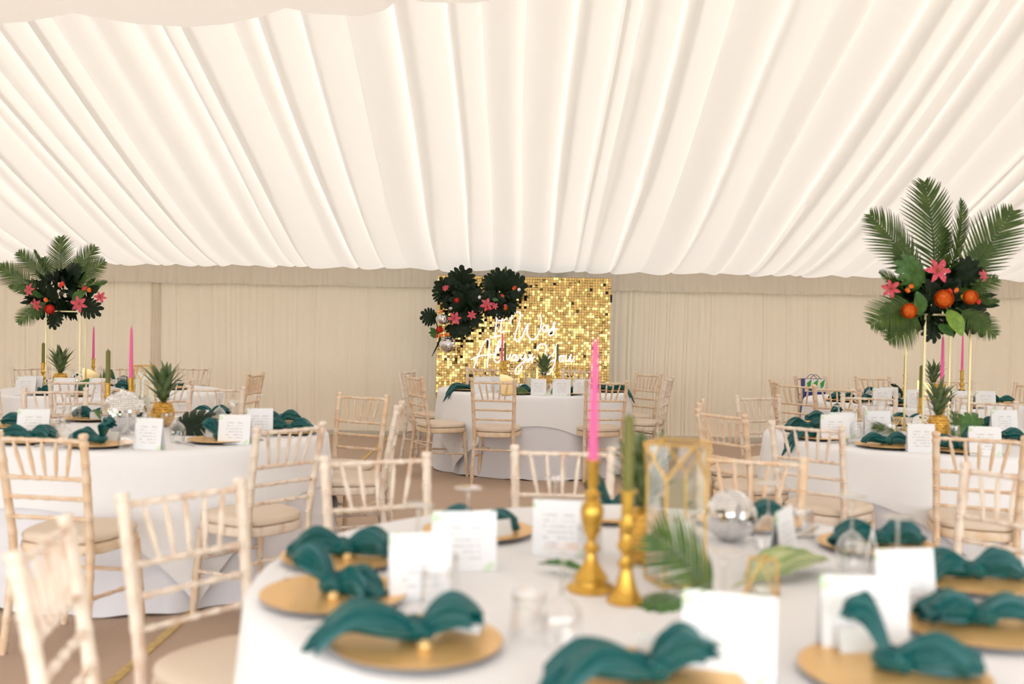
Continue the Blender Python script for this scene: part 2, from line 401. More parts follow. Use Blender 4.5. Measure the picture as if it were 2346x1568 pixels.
def chair_px(px, py, aimxy=None, yaw=None, label='', var=0, group=''):
    """px,py: middle of the two post tops"""
    p = P(px, py, .924); v = Vector((p.x - aimxy[0], p.y - aimxy[1], 0))
    if v.y > .2:                                    # tucked in behind the table: slide out along the sight line
        st = Vector((p.x, p.y, 0)).normalized() * .02; k = 0
        while v.length < 1.30 and k < 40: p += st; v += st; k += 1
    elif v.length < 1.25: p += v.normalized() * (1.25 - v.length)
    if yaw is None:
        a = math.atan2(aimxy[1] - p.y, aimxy[0] - p.x); yaw = a - PI / 2
    else: yaw = math.radians(yaw)
    f = Vector((-math.sin(yaw), math.cos(yaw), 0))
    c = p + f * .27
    return chair((c.x, c.y), yaw, label, var, group)

# ------------------------------------------------------------------ tables
TAB = {1: ((.36, 2.48), .97, 'the foreground table'), 2: ((-2.0, 5.55), .93, 'the left middle table'), 3: ((-3.55, 8.72), .93, 'the far left table'),
       4: ((.23, 9.85), .94, 'the sequin-wall table'), 5: ((2.52, 5.95), .93, 'the right middle table'), 6: ((3.72, 9.15), .93, 'the far right table')}
ZT = .762
def cloths(k, rot, n1, seed):
    (cx, cy), R, tn = TAB[k]; rnd = random.Random(seed)
    comp = [(rnd.randint(9, 13), rnd.uniform(0, 6.3), .5), (rnd.randint(15, 19), rnd.uniform(0, 6.3), .35), (rnd.randint(4, 6), rnd.uniform(0, 6.3), .3)]
    def ru(th, h):
        q = max(0, h) / .75; f = sum(a * math.sin(n * th + p) for n, p, a in comp)
        return R + .012 + .075 * q + .042 * q ** 1.15 * f
    N = 160
    def under(b):
        vs = []; rows = []
        for r in (.3, .7, .93, .985): rows.append([(R * r * math.cos(2 * PI * i / N), R * r * math.sin(2 * PI * i / N), ZT - .006) for i in range(N)])
        rows.append([((R + .004) * math.cos(2 * PI * i / N), (R + .004) * math.sin(2 * PI * i / N), ZT - .012) for i in range(N)])
        for j in range(1, 13):
            h = .03 + (.745 - .03) * (j - 1) / 11
            rows.append([(ru(2 * PI * i / N, h) * math.cos(2 * PI * i / N), ru(2 * PI * i / N, h) * math.sin(2 * PI * i / N), max(.004, ZT - .012 - h + .012 * math.sin(comp[0][0] * 2 * PI * i / N + comp[0][1]) * (h > .7))) for i in range(N)])
        for r in rows: vs += r
        b.add(vs, [(j * N + i, (j + 1) * N + i, (j + 1) * N + (i + 1) % N, j * N + (i + 1) % N) for j in range(len(rows) - 1) for i in range(N)] + [tuple(range(N))])
    o = obj('tablecloth', mk('tablecloth', M_under, under), loc=(cx, cy, 0))
    tag(o, 'floor-length white undercloth on ' + tn, 'tablecloth', 'floor-length round undercloths')
    a = 1.20 * R / .93
    def over(b):
        vs = []; rows = []; N2 = 192
        for r in (.3, .7, .93, .985): rows.append([(R * r * math.cos(2 * PI * i / N2), R * r * math.sin(2 * PI * i / N2), ZT) for i in range(N2)])
        rows.append([((R + .012) * math.cos(2 * PI * i / N2), (R + .012) * math.sin(2 * PI * i / N2), ZT - .006) for i in range(N2)])
        for j in range(1, 10):
            rr = []
            for i in range(N2):
                th = 2 * PI * i / N2; q = th - rot
                d = a / max(abs(math.cos(q)), abs(math.sin(q))) - R
                d = .20 + (d - .20) * .92
                h = .02 + (d - .02) * (j - 1) / 8
                cf = abs(math.sin(2 * q)) ** 3
                r = ru(th, h) + .012 + .05 * (h / .6) ** 1.5 * cf * (.6 + .4 * math.sin(16 * q))
                rr.append((r * math.cos(th), r * math.sin(th), ZT - .006 - h))
            rows.append(rr)
        for r in rows: vs += r
        b.add(vs, [(j * N2 + i, (j + 1) * N2 + i, (j + 1) * N2 + (i + 1) % N2, j * N2 + (i + 1) % N2) for j in range(len(rows) - 1) for i in range(N2)] + [tuple(range(N2))])
    o = obj('table_topper', mk('table_topper', M_over, over), loc=(cx, cy, 0))
    tag(o, 'square white cloth laid over the undercloth of ' + tn, 'tablecloth', 'square white toppers')
for k, r, s in ((1, 10, 3), (2, -15, 4), (3, 20, 5), (4, 0, 6), (5, 45, 8), (6, 10, 9)): cloths(k, math.radians(r), 12, s)

CH = 'spindle-back chairs'
def chs(k, lst):
    (c, R, tn) = TAB[k]
    for (x, y, ph, var, yaw) in lst:
        chair_px(x, y, c, yaw, 'limewashed spindle-back chair at the %s of %s' % (ph, tn), var, CH + ' round ' + tn)
chs(1, [(92, 1218, 'outer front left', 0, -80), (420, 1112, 'left', 0, -128), (862, 1040, 'back left', 0, 204), (1290, 1022, 'back centre', 0, 178), (1722, 1047, 'back right', 1, 160), (2330, 1075, 'right', 0, None)])
chs(2, [(92, 992, 'front left', 1, -9), (668, 972, 'front right', 0, 52), (833, 902, 'right, set furthest out', 1, 155), (917, 924, 'right, seen edge-on', 0, 92), (496, 885, 'back right', 0, None), (127, 889, 'back left', 0, 203)])
chs(3, [(179, 869, 'front', 0, 22), (390, 868, 'front right', 0, None), (444, 846, 'back right', 0, None), (528, 854, 'right, seen edge-on', 1, 85), (70, 845, 'back left', 0, None), (275, 848, 'back centre', 0, None), (-12, 862, 'left', 0, None)])
chs(4, [(1130, 870, 'front left', 1, -8), (1391, 872, 'front right', 1, 12), (948, 861, 'left front', 1, -62), (932, 848, 'left back', 0, -110), (1487, 855, 'right back', 1, 125), (1535, 865, 'right front', 0, 72), (1109, 847, 'back left', 0, 180), (1329, 848, 'back right', 0, 175)])
chs(5, [(1846, 971, 'front left', 0, -42), (2245, 995, 'front right', 1, -22), (1736, 905, 'back left', 0, 205), (1604, 918, 'left, seen nearly edge-on', 1, -105), (1650, 943, 'left front', 1, -58), (1991, 905, 'back centre', 0, 166), (2260, 916, 'back right', 0, 152)])
chs(6, [(2165, 901, 'front right', 0, -20), (1770, 871, 'left, seen edge-on', 1, -98), (1830, 879, 'left front', 1, -48), (1856, 867, 'back left, holding the gift bag,', 1, 200), (1917, 887, 'front left', 1, -35), (1999, 868, 'back centre', 1, 188), (2180, 873, 'back right', 1, None), (2362, 879, 'right', 1, None)])

# ------------------------------------------------------------------ tableware
ME = {}
FIX, MOV = [], []        # discs that stay, things that may be nudged clear of them
ME['charger'] = mk('charger', [M_charger, M_dark], lambda b: (b.lathe([(0, .009), (.085, .009), (.108, .0085), (.113, .0105), (.118, .0095), (.150, .014), (.163, .0175), (.1655, .0170), (.1655, .0155)], 48),
    setattr(b, 'cm', 1), b.shell([(.1655, .0155), (.162, .0145), (.112, .004), (.105, .0), (0, .0)], 48)))
def napkin(b, tails, knot=.024, seed=0, hang=False):
    """tails: (direction deg, length, width, lift, end, droop) lobes of folded satin leaving the knot"""
    rnd = random.Random(seed)
    for (dr, L, W, lift, end, droop) in tails:
        W *= .86; lift *= .8
        a = math.radians(dr); f = Vector((math.cos(a), math.sin(a), 0)); sd = Vector((-f.y, f.x, 0)); p1, p2 = rnd.uniform(0, 6), rnd.uniform(0, 6)
        def fn(u, v):
            th = 2 * PI * v
            if end == 'point': w_ = W * (math.sin(PI * min(1, u * .62 + .16)) ** 1.1) * (1 - u ** 3) + .010 * (1 - u)
            else: w_ = .014 + (W - .014) * math.sin(PI / 2 * min(1, u * 1.25)) * (1 - .16 * max(0, u - .75) * 4)
            hgt = (.010 + .019 * math.sin(PI * min(1, .1 + u * .8)) * (1 if end == 'loop' else .55)) * (1 if u < .97 or end == 'loop' else .2)
            z0 = .022 + lift * math.sin(PI * .62 * u) - droop * max(0, u - .55) ** 1.4 * 3
            wob = 1 + .30 * math.sin(4 * th + p1 + u * .8) + .16 * math.sin(7 * th + p2 + u)
            return f * (L * u) + sd * (math.cos(th) * w_ / 2 * wob + .012 * math.sin(u * 5 + p1)) + Vector((0, 0, z0 + math.sin(th) * hgt * wob * .8))
        n0 = 40; m0 = 14
        for off, lw_, ww, ph in ((0, 1, 1, 0), (13, .9, .62, 1.7), (-11, .84, .58, 3.1)):
            a = math.radians(dr + off); f = Vector((math.cos(a), math.sin(a), 0)); sd = Vector((-f.y, f.x, 0)); p1 += ph; L0, W0 = L, W
            def g(v, u):
                q = fn(u * lw_, v); c = f * (L * u * lw_); return c + (q - c) * ww + Vector((0, 0, (.016 if off else 0) * math.sin(PI * u) + q.z * (1 - ww)))
            b.grid(g, n0, m0, True)
    for i, q in enumerate(b.v):
        r = math.hypot(q[0], q[1]); b.v[i] = (q[0] * .88, q[1] * .88, max(q[2], .0085 if r < .18 else (-.006 if r < .2 else q[2])) if not hang or r < .16 else q[2])
    b.tube([(.02 * math.cos(t * .9 + 1), .028 * math.sin(t * .9 + 1), .026 + .006 * math.sin(t * 2)) for t in range(8)], [.014, .018, .019, .017, .019, .018, .017, .012], 9)
NAPS = [  # several ways the napkins lie
    [(165, .12, .075, .07, 'loop', 0), (-16, .14, .065, .01, 'loop', .03)],
    [(186, .25, .13, .035, 'point', .06), (8, .14, .10, .035, 'loop', 0)],
    [(178, .14, .09, .02, 'loop', .01), (-6, .15, .08, .02, 'point', .02)],
    [(150, .10, .08, .10, 'loop', 0), (-8, .17, .085, .02, 'loop', .01)],
    [(186, .17, .07, .015, 'loop', .02), (-4, .16, .07, .02, 'loop', .02)],
]
ME['nap'] = [mk('napkin', M_teal, lambda b: napkin(b, q, seed=i)) for i, q in enumerate(NAPS)]
ME['drop'] = mk('napkin', M_teal, lambda b: (napkin(b, [(172, .15, .09, .02, 'loop', .01), (0, .29, .09, .012, 'point', .15)], seed=11, hang=True)))
ME['bead'] = mk('napkin_bead', M_bead, lambda b: b.lathe([(.001, 0), (.009, .002), (.013, .009), (.013, .014), (.009, .021), (.001, .0235)], 12))
def card(w_, h, sp=.05):
    def fn(b):
        t = .0009
        for s in (-1, 1):
            p = [Vector((-w_ / 2, s * sp / 2, 0)), Vector((w_ / 2, s * sp / 2, 0)), Vector((w_ / 2, 0, h)), Vector((-w_ / 2, 0, h))]
            n = (p[1] - p[0]).cross(p[3] - p[0]).normalized() * t * (1 if s < 0 else -1)
            vs = p + [q - n for q in p]
            b.add(vs, [(0, 1, 2, 3), (7, 6, 5, 4), (0, 4, 5, 1), (1, 5, 6, 2), (2, 6, 7, 3), (3, 7, 4, 0)])
    return fn
ME['card'] = mk('menu_card', M_card, card(.165, .15), False)
ME['card_tall'] = mk('menu_card', M_card, card(.14, .15), False)
ME['pcard'] = mk('place_card', M_white, card(.085, .045, .03), False)
ME['bowl'] = mk('bowl', M_glass, lambda b: b.shell([(.0315, 0), (.037, .02), (.0405, .045), (.040, .062), (.034, .08), (.022, .095), (.010, .103), (.005, .109)], 24))
ME['stem'] = mk('stem', M_foot, lambda b: b.lathe([(.0045, .105), (.0038, .12), (.0036, .17), (.005, .187), (.009, .191)], 10))
ME['foot'] = mk('foot', M_foot, lambda b: b.lathe([(.009, .190), (.022, .1925), (.036, .1945), (.037, .196), (.0355, .197), (.0, .197)], 28))
ME['tumbler'] = mk('glass_wall', M_glass, lambda b: b.shell([(.037, 0), (.0375, .003), (.034, .085), (.0335, .09)], 24))
ME['tbase'] = mk('glass_base', M_glass, lambda b: b.lathe([(0, .076), (.032, .078), (.0335, .083), (.0335, .092), (.030, .094), (0, .093)], 24))
def knife(b):
    b.tube([(0, -.105, .004), (0, -.09, .005), (0, -.02, .005), (0, -.005, .004)], [.003, .006, .0055, .004], 8); b.box((0.001, .055, .0035), (.015, .12, .0016)); b.box((0.004, .118, .0035), (.008, .014, .0015))
def fork(b):
    b.tube([(0, -.10, .003), (0, -.08, .004), (0, 0, .0045), (0, .035, .003)], [.0055, .005, .003, .0035], 8)
    b.box((0, .047, .004), (.021, .026, .0016))
    for k in range(4): b.box((-.0087 + k * .0058, .08, .006), (.0028, .045, .0016))
ME['knife'] = mk('knife', M_steel, knife); ME['fork'] = mk('fork', M_steel, fork)

def wineglass(p, label):
    e = empty('wine_glass', p); MOV.append((e, .043)); tag(e, label, 'glass', 'upturned wine glasses')
    obj('bowl', ME['bowl'], e); obj('stem', ME['stem'], e); obj('foot', ME['foot'], e)
def tumbler(p, label):
    e = empty('tumbler', p); MOV.append((e, .041)); tag(e, label, 'glass', 'upturned tumblers'); obj('glass_wall', ME['tumbler'], e); obj('glass_base', ME['tbase'], e)
def menucard(p, rz, label, tall=False):
    o = obj('menu_card', ME['card_tall' if tall else 'card'], loc=p); o.rotation_euler = (0, 0, rz); MOV.append((o, .03)); tag(o, label, 'card', 'folded menu cards')
ZS = ZT + .001
def on(p, margin=.05):
    """keep a thing on the nearest table top"""
    c, R, _ = min(TAB.values(), key=lambda t: (p.x - t[0][0]) ** 2 + (p.y - t[0][1]) ** 2)
    v = Vector((p.x - c[0], p.y - c[1], 0)); L = R - margin
    if v.length > L: v *= L / v.length
    return Vector((c[0] + v.x, c[1] + v.y, ZS))
def place(k, px, py, ph, nap=None, nrot=0, cut=True, cardpx=None, cyaw=None, tall=False, wine=None, tumb=None, pc=True, bead=False, noff=0, nlift=0):
    """one place: plate px,py is the charger's centre. cardpx: middle of the card's top edge; wine: centre of the foot; tumb: centre of its base"""
    (cx, cy), R, tn = TAB[k]; p = P(px, py, ZT + .012); p.z = ZS
    dv = Vector((p.x - cx, p.y - cy, 0)); lim = R - .172
    if dv.length > lim: dv *= lim / dv.length; p = Vector((cx + dv.x, cy + dv.y, ZS))
    out = dv.normalized(); tan = Vector((-out.y, out.x, 0)); ao = math.atan2(out.y, out.x)
    at = 'at the %s place of %s' % (ph, tn)
    o = obj('charger_plate', ME['charger'], loc=p); tag(o, 'gold charger plate ' + at, 'plate', 'gold charger plates')
    if nap is None: nap = random.randint(0, 4)
    e = empty('napkin', p + Vector((0, 0, .0105 + nlift)) + out * noff, math.radians(nrot) if nap < 5 else ao); FIX.append((p, .168)); tag(e, 'knotted teal napkin ' + at, 'napkin', 'knotted teal napkins')
    obj('cloth', ME['nap'][nap] if nap < 5 else ME['drop'], e)
    if bead: obj('bead', ME['bead'], e, loc=(.015, -.06, 0))
    if cut:
        for s, m, nm in ((1, 'fork', 'fork'), (-1, 'knife', 'knife')):
            q = p - tan * (.195 * s) - out * .01
            if (q - Vector((cx, cy, ZS))).length < R - .12:
                o = obj(nm, ME[m], loc=q); o.rotation_euler = (0, 0, ao + PI / 2); tag(o, 'steel %s %s' % (nm, at), 'cutlery', 'steel %s laid at the places' % ('forks' if s > 0 else 'knives'))
    if pc:
        q = p - out * .105 + tan * .02; q.z = ZS + .016
        o = obj('place_card', ME['pcard'], loc=q); o.rotation_euler = (0, 0, ao - PI / 2 + random.uniform(-.4, .4)); tag(o, 'small place card on the %s charger of %s' % (ph, tn), 'card', 'small place cards')
    if cardpx: q = P(cardpx[0], cardpx[1], ZT + .15); q.z = ZS
    else: q = p - out * .27 + tan * random.uniform(-.05, .05)
    q = on(q, .07)
    if cardpx is not False: menucard(q, math.radians(cyaw) if cyaw is not None else random.uniform(-.5, .5), 'white folded menu card %s' % at, tall)
    if wine is not False:
        q = P(wine[0], wine[1], ZT + .197) if wine else p - out * .235 - tan * .15; q = on(q)
        wineglass(q, 'upturned wine glass ' + at)
    if tumb is not False:
        q = P(tumb[0], tumb[1], ZT) if tumb else p - out * .25 - tan * .07; q = on(q)
        tumbler(q, 'upturned glass tumbler ' + at)
# foreground table
place(1, 720, 1365, 'leftmost', 0, -6, True, False, wine=False, tumb=(1000, 1400), bead=True, pc=False, noff=-.0)
place(1, 900, 1488, 'front left', 1, 4, False, False, wine=False, tumb=(1210, 1465), bead=True)
place(1, 790, 1275, 'back left', 4, 2, True, (940, 1222), 14, True, wine=(960, 1157), tumb=(1010, 1360), bead=True, pc=False)
place(1, 1095, 1216, 'back centre-left', 2, -8, True, (1064, 1172), 6, wine=(1073, 1118), tumb=False)
place(1, 1400, 1178, 'farthest back', 3, 40, True, (1278, 1143), -6, True, wine=(1275, 1100), tumb=(1350, 1280))
place(1, 1715, 1195, 'back centre-right', 2, 20, True, (1795, 1166), 60, wine=(1762, 1106), tumb=(1835, 1240))
place(1, 2010, 1250, 'back right', 4, 10, True, (2000, 1210), 70, True, wine=(1957, 1141), tumb=(1960, 1325))
place(1, 2270, 1328, 'rightmost', 4, 2, True, (2095, 1262), 10, True, wine=(2058, 1185), tumb=False)
place(1, 2240, 1434, 'front right', 2, 6, False, (1990, 1328), -4, wine=False, tumb=False)
place(1, 2045, 1540, 'front centre-right', 3, -8, False, (1648, 1364), -18, wine=(1660, 1266), tumb=False)
place(1, 1485, 1562, 'nearest', 1, 16, False, False, wine=(1290, 1256), tumb=False)
# left middle table
place(2, 505, 1008, 'front right', 0, -8, True, (533, 950), -3, wine=(593, 905), tumb=(340, 1005))
place(2, 228, 1017, 'front centre-left', 3, 178, True, (341, 962), -8, True, wine=(430, 926), tumb=(360, 985))
place(2, 30, 1012, 'front left', 4, 5, True, (78, 938), 2, wine=(172, 990), tumb=(123, 1000))
place(2, 20, 975, 'leftmost', 2, 10, True, False, wine=False, tumb=False)
place(2, 205, 958, 'back left', 2, 0, True, False, wine=(172, 935), tumb=(190, 965))
place(2, 505, 950, 'back right', 2, 170, True, False, wine=(503, 899), tumb=(535, 952))
place(2, 660, 966, 'right back', 2, 185, True, (604, 936), 12, True, wine=(532, 920), tumb=False)
place(2, 690, 990, 'rightmost', 4, 4, True, False, wine=False, tumb=False)
# far left table
place(3, 30, 905, 'front left', 2, 4, False, (25, 865), 0); place(3, 165, 909, 'front', 4, 0, False, (92, 873), 3)
place(3, 300, 896, 'front right', 1, 190, False, (212, 871), -4); place(3, 395, 889, 'right', 2, 60, False)
place(3, 265, 880, 'back right', 3, 20, False, (335, 862), 10); place(3, 75, 881, 'back left', 2, 0, False, (82, 862), 0)
# table before the sequin wall
place(4, 1050, 893, 'leftmost', 5, 180, False, (1087, 865), 12); place(4, 1175, 903, 'front left', 4, 0, False, (1125, 863), 0)
place(4, 1320, 904, 'front right', 2, 180, False, (1239, 874), 0, True); place(4, 1405, 896, 'rightmost', 5, -6, False, (1312, 873), -3)
place(4, 1110, 886, 'back left', 2, 10, False, False); place(4, 1340, 887, 'back right', 2, 170, False, (1358, 872), -4)
# right middle table
place(5, 1995, 1030, 'front left', 2, 178, True, (2104, 985), -6, True, wine=(1985, 926), tumb=(2040, 1008))
place(5, 2230, 1047, 'front right', 3, 178, True, (2278, 985), -3, wine=False, tumb=(2165, 1010))
place(5, 1835, 1003, 'left front', 5, 0, True, (1905, 950), 0, wine=(1950, 928), tumb=(1945, 998)); place(5, 1850, 985, 'leftmost', 4, 0, True, False, wine=(1902, 930), tumb=False)
place(5, 1880, 968, 'left back', 3, 170, True, (1925, 946), 0, wine=False, tumb=False); place(5, 2060, 957, 'back left', 2, 10, True, (2010, 942), 5, wine=(2040, 915), tumb=False)
place(5, 2290, 975, 'back right', 4, 0, True, (2300, 940), 0, wine=False, tumb=(2290, 985)); place(5, 2345, 1010, 'rightmost', 2, 0, True, False, wine=False, tumb=False)
# far right table
place(6, 1955, 928, 'front left', 4, 2, False, (1980, 895), 0); place(6, 2055, 934, 'front', 2, 180, False, (2095, 900), -4, True)
place(6, 2265, 938, 'front right', 1, 186, False, (2266, 903), 0); place(6, 2345, 925, 'rightmost', 2, 0, False, (2298, 900), -5)
place(6, 1925, 917, 'leftmost', 2, 20, False, (2033, 888), 0); place(6, 2010, 905, 'back left', 4, 0, False, False); place(6, 2230, 908, 'back right', 4, 0, False, False)

# ------------------------------------------------------------------ candlesticks, candles
PROF = {'a': [(.0, 0), (.055, 0), (.057, .006), (.052, .012), (.040, .016), (.038, .024), (.040, .030), (.033, .040), (.022, .056), (.015, .07), (.012, .085), (.017, .092), (.019, .098), (.013, .104), (.010, .112), (.012, .122), (.018, .135), (.026, .165), (.0275, .185), (.022, .200), (.013, .21), (.018, .217), (.019, .222), (.012, .23), (.010, .236), (.015, .245), (.0155, .29), (.021, .296), (.021, .300), (.012, .3), (.0, .296)],
        'b': [(.0, 0), (.042, 0), (.043, .006), (.034, .014), (.026, .03), (.018, .055), (.013, .075), (.018, .082), (.0195, .088), (.013, .095), (.010, .105), (.014, .115), (.022, .124), (.0225, .131), (.014, .14), (.010, .15), (.012, .165), (.019, .173), (.019, .179), (.012, .188), (.0135, .2), (.0145, .245), (.024, .249), (.024, .252), (.012, .252), (0, .249)]}
ME['sa'] = mk('candlestick', M_brass, lambda b: b.lathe(PROF['a'], 28)); ME['sb'] = mk('candlestick', M_brass, lambda b: b.lathe(PROF['b'], 28))
def candle(x, ybase, ytop, ybot, colr, prof, tn, extra='', by='base', hs=None):
    """by base: ybase px stands on the table; by cup: ybot px is at the cup height"""
    hh = PROF[prof][-2][1] if hs is None else hs
    p = P(x, ybase, ZS) if by == 'base' else P(x, ybot, ZS + hh); p = on(p, .07)
    s = F / p.y; L = (ybot - ytop) / s
    if by == 'base': hh = (ybase - ybot) / s; hh = max(.2, min(.36, hh))
    sc = hh / PROF[prof][-2][1]
    FIX.append((p, .05)); o = obj('candlestick', ME['s' + prof], loc=p); o.scale = ((sc + 1) / 2, (sc + 1) / 2, sc)
    tag(o, 'turned gold candlestick holding the %s candle on %s%s' % (colr, tn, extra), 'candlestick', 'turned gold candlesticks')
    e = empty('taper_candle', p + Vector((0, 0, hh - .002))); tag(e, '%s taper candle in a gold holder on %s%s' % (colr, tn, extra), 'candle', 'taper candles')
    m = M_pink if colr == 'pink' else M_olive; r = .0115
    if colr == 'pink': pr = [(0, 0), (r, 0), (r * .95, L * .3), (r * .72, L * .8), (r * .55, L * .94), (r * .3, L * .985), (0, L)]
    else: pr = [(0, 0), (r * 1.1, 0), (r * 1.1, L * .93), (r * .9, L * .965), (r * .4, L * .99), (0, L)]
    obj('wax', mk('wax', m, lambda b: b.lathe(pr, 16)), e)
    obj('wick', mk('wick', M_wick, lambda b: b.tube([(0, 0, L - .002), (0, .001, L + .008)], .0012, 6)), e)
t1, t2, t3, t4, t5, t6 = (TAB[i][2] for i in range(1, 7))
candle(1353, 1352, 770, 1052, 'pink', 'a', t1); candle(1433, 1380, 945, 1122, 'olive green', 'b', t1)
candle(246, 981, 800, 878, 'olive green', 'b', t2); candle(300, 0, 748, 866, 'pink', 'b', t2, by='cup', hs=.275)
candle(99, 0, 785, 832, 'olive green', 'b', t3, by='cup'); candle(214, 0, 748, 822, 'pink', 'b', t3, by='cup')
candle(1150, 0, 762, 826, 'pink', 'b', t4, by='cup', hs=.29); candle(1157, 0, 785, 826, 'olive green', 'b', t4, ', leftmost of two', by='cup', hs=.275)
candle(1277, 0, 788, 827, 'olive green', 'b', t4, ', rightmost of two', by='cup', hs=.285)
candle(2108, 980, 838, 913, 'olive green', 'b', t5); candle(2158, 0, 770, 880, 'pink', 'b', t5, by='cup', hs=.316)
candle(2074, 0, 812, 859, 'olive green', 'b', t6, by='cup'); candle(2204, 0, 765, 849, 'pink', 'b', t6, by='cup', hs=.28)

# ------------------------------------------------------------------ pineapples
def pbody(b):
    rows, n = 9, 13
    b.lathe([(0, .002), (.035, .002), (.053, .02), (.060, .06), (.058, .10), (.046, .135), (.02, .148), (0, .148)], 24)
    prof = lambda t: .033 + .030 * math.sin(PI * (t * .86 + .1)) ** .7
    for r in range(rows):
        t = (r + .5) / rows; z = .008 + t * .135
        for k in range(n):
            a = 2 * PI * (k + .5 * (r % 2)) / n; R = prof(t); h = .0105; wd = PI * R / n * .98
            c = Vector((R * math.cos(a), R * math.sin(a), z)); o = Vector((math.cos(a), math.sin(a), (t - .5) * -.5 if t > .5 else (t - .5) * -.3)); tn = Vector((-math.sin(a), math.cos(a), 0)); up = Vector((0, 0, 1))
            q = [c - tn * wd, c - up * h * .8, c + tn * wd, c + up * h * .8, c + o * .0065 + up * .001]
            b.add(q, [(0, 1, 4), (1, 2, 4), (2, 3, 4), (3, 0, 4)])
ME['pbody'] = mk('fruit', M_pine, pbody, False)
def bladed(b):
    n = 7; vs = []
    for i in range(n):
        u = i / (n - 1); wd = .17 * (1 - u) ** .75 * (1 - .2 * (1 - u)) + .002; z = .16 * u * u * 0 - .0
        y = u; zz = -.30 * u ** 2.2
        vs += [(-wd, y, zz + .05 * (1 - u)), (0, y, zz), (wd, y, zz + .05 * (1 - u))]
    b.add(vs, [q for i in range(n - 1) for q in ((i * 3, i * 3 + 1, i * 3 + 4, i * 3 + 3), (i * 3 + 1, i * 3 + 2, i * 3 + 5, i * 3 + 4))])
ME['blade'] = mk('crown_leaf', M_pleaf, bladed)
def pineapple(p, s, tn, seed, crown=1.0):
    rnd = random.Random(seed); FIX.append((p, .065)); e = empty('pineapple', p, rnd.uniform(0, 6), scale=s)
    tag(e, 'gold-painted pineapple with a spiky green crown on ' + tn, 'pineapple', 'gold-painted pineapples')
    obj('fruit', ME['pbody'], e); N = 30
    for i in range(N):
        t = i / (N - 1); a = i * 2.399; lean = math.radians(56 - 52 * t ** .55); L = (.05 + .135 * math.sin(PI * min(.62, .04 + .8 * t))) * rnd.uniform(.85, 1.1) * crown
        d = Vector((math.cos(a) * math.sin(lean), math.sin(a) * math.sin(lean), math.cos(lean)))
        p0 = Vector((.010 * math.cos(a), .010 * math.sin(a), .143 + .058 * t)); nr = Vector((-math.cos(a), -math.sin(a), 1.2)) if t < .95 else Vector((1, 0, .2))
        obj('crown_leaf', ME['blade'], e, aim(p0, p0 + d * L, nr, wide=1.1))
pineapple(P(1474, 1288, ZS), 1.0, t1, 1, .95); pineapple(P(373, 978, ZS), 1.0, t2, 2, 1.15); pineapple(P(138, 893, ZS), 1.0, t3, 3, 1.1)
pineapple(P(1246, 896, ZS), 1.0, t4, 4, 1.05); pineapple(P(2149, 1008, ZS), 1.0, t5, 5, .95); pineapple(P(2137, 913, ZS), 1.0, t6, 6, 1.05)

# ------------------------------------------------------------------ mirror balls
def ballmesh(r, nt, seed):
    rnd = random.Random(seed)
    def fn(b):
        for i in range(nt):
            la = -PI / 2 + PI * (i + .5) / nt; n = max(3, int(2 * nt * math.cos(la)))
            for k in range(n):
                lo = 2 * PI * k / n; o = Vector((math.cos(la) * math.cos(lo), math.cos(la) * math.sin(lo), math.sin(la)))
                e1 = Vector((-math.sin(lo), math.cos(lo), 0)); e2 = o.cross(e1)
                jt = (e1 * rnd.gauss(0, .07) + e2 * rnd.gauss(0, .07)); nn = (o + jt).normalized(); a1 = (e1 - nn * e1.dot(nn)).normalized(); a2 = nn.cross(a1)
                wx = PI * r * math.cos(la) / n * .9; wy = PI * r / nt / 2 * .9; c = o * r
                q = [c - a1 * wx - a2 * wy, c + a1 * wx - a2 * wy, c + a1 * wx + a2 * wy, c - a1 * wx + a2 * wy]
                b.add(q + [v - o * .004 for v in q], [(0, 1, 2, 3), (0, 4, 5, 1), (1, 5, 6, 2), (2, 6, 7, 3), (3, 7, 4, 0)])
    return fn
BT = {}
def ball(c, r, label, nt=26):
    """c: centre"""
    key = nt
    if key not in BT:
        BT[key] = (mk('mirror_tiles', M_mirror, ballmesh(1.0 * .1, nt, nt), False), mk('core', M_grout, lambda b: b.lathe([(.097 * math.cos(-PI / 2 + PI * i / 16) if 0 < i < 16 else 0, .097 * math.sin(-PI / 2 + PI * i / 16)) for i in range(17)], 24)),
                   mk('hanging_cap', M_steel, lambda b: (b.lathe([(.014, .093), (.014, .104), (.009, .107), (0, .107)], 12), b.tube([(.006 * math.cos(t), 0, .111 + .006 * math.sin(t)) for t in [i * PI / 4 for i in range(9)]], .0012, 5, False))))
    e = empty('mirror_ball', c, random.uniform(0, 3), scale=r / .1); e.rotation_euler.x = random.uniform(-.3, .3)
    tag(e, label, 'mirror ball', 'mirror balls')
    obj('mirror_tiles', BT[key][0], e, kind='stuff'); obj('core', BT[key][1], e); obj('hanging_cap', BT[key][2], e)
p = P(1673, 1240, ZS); ball((p.x, p.y, ZS + .075), .075, 'blurred silver mirror ball on the foreground table', 22)
p = P(283, 995, ZS); ball((p.x, p.y, ZS + .118), .118, 'large silver mirror ball on the left middle table', 30)
p = P(165, 893, ZS); ball((p.x + .02, p.y + .09, ZS + .075), .075, 'small silver mirror ball beside the pineapple on the far left table', 20)
p = P(2128, 1000, ZS); ball((p.x, p.y + .12, ZS + .06), .06, 'silver mirror ball behind the candlestick on the right middle table', 20)

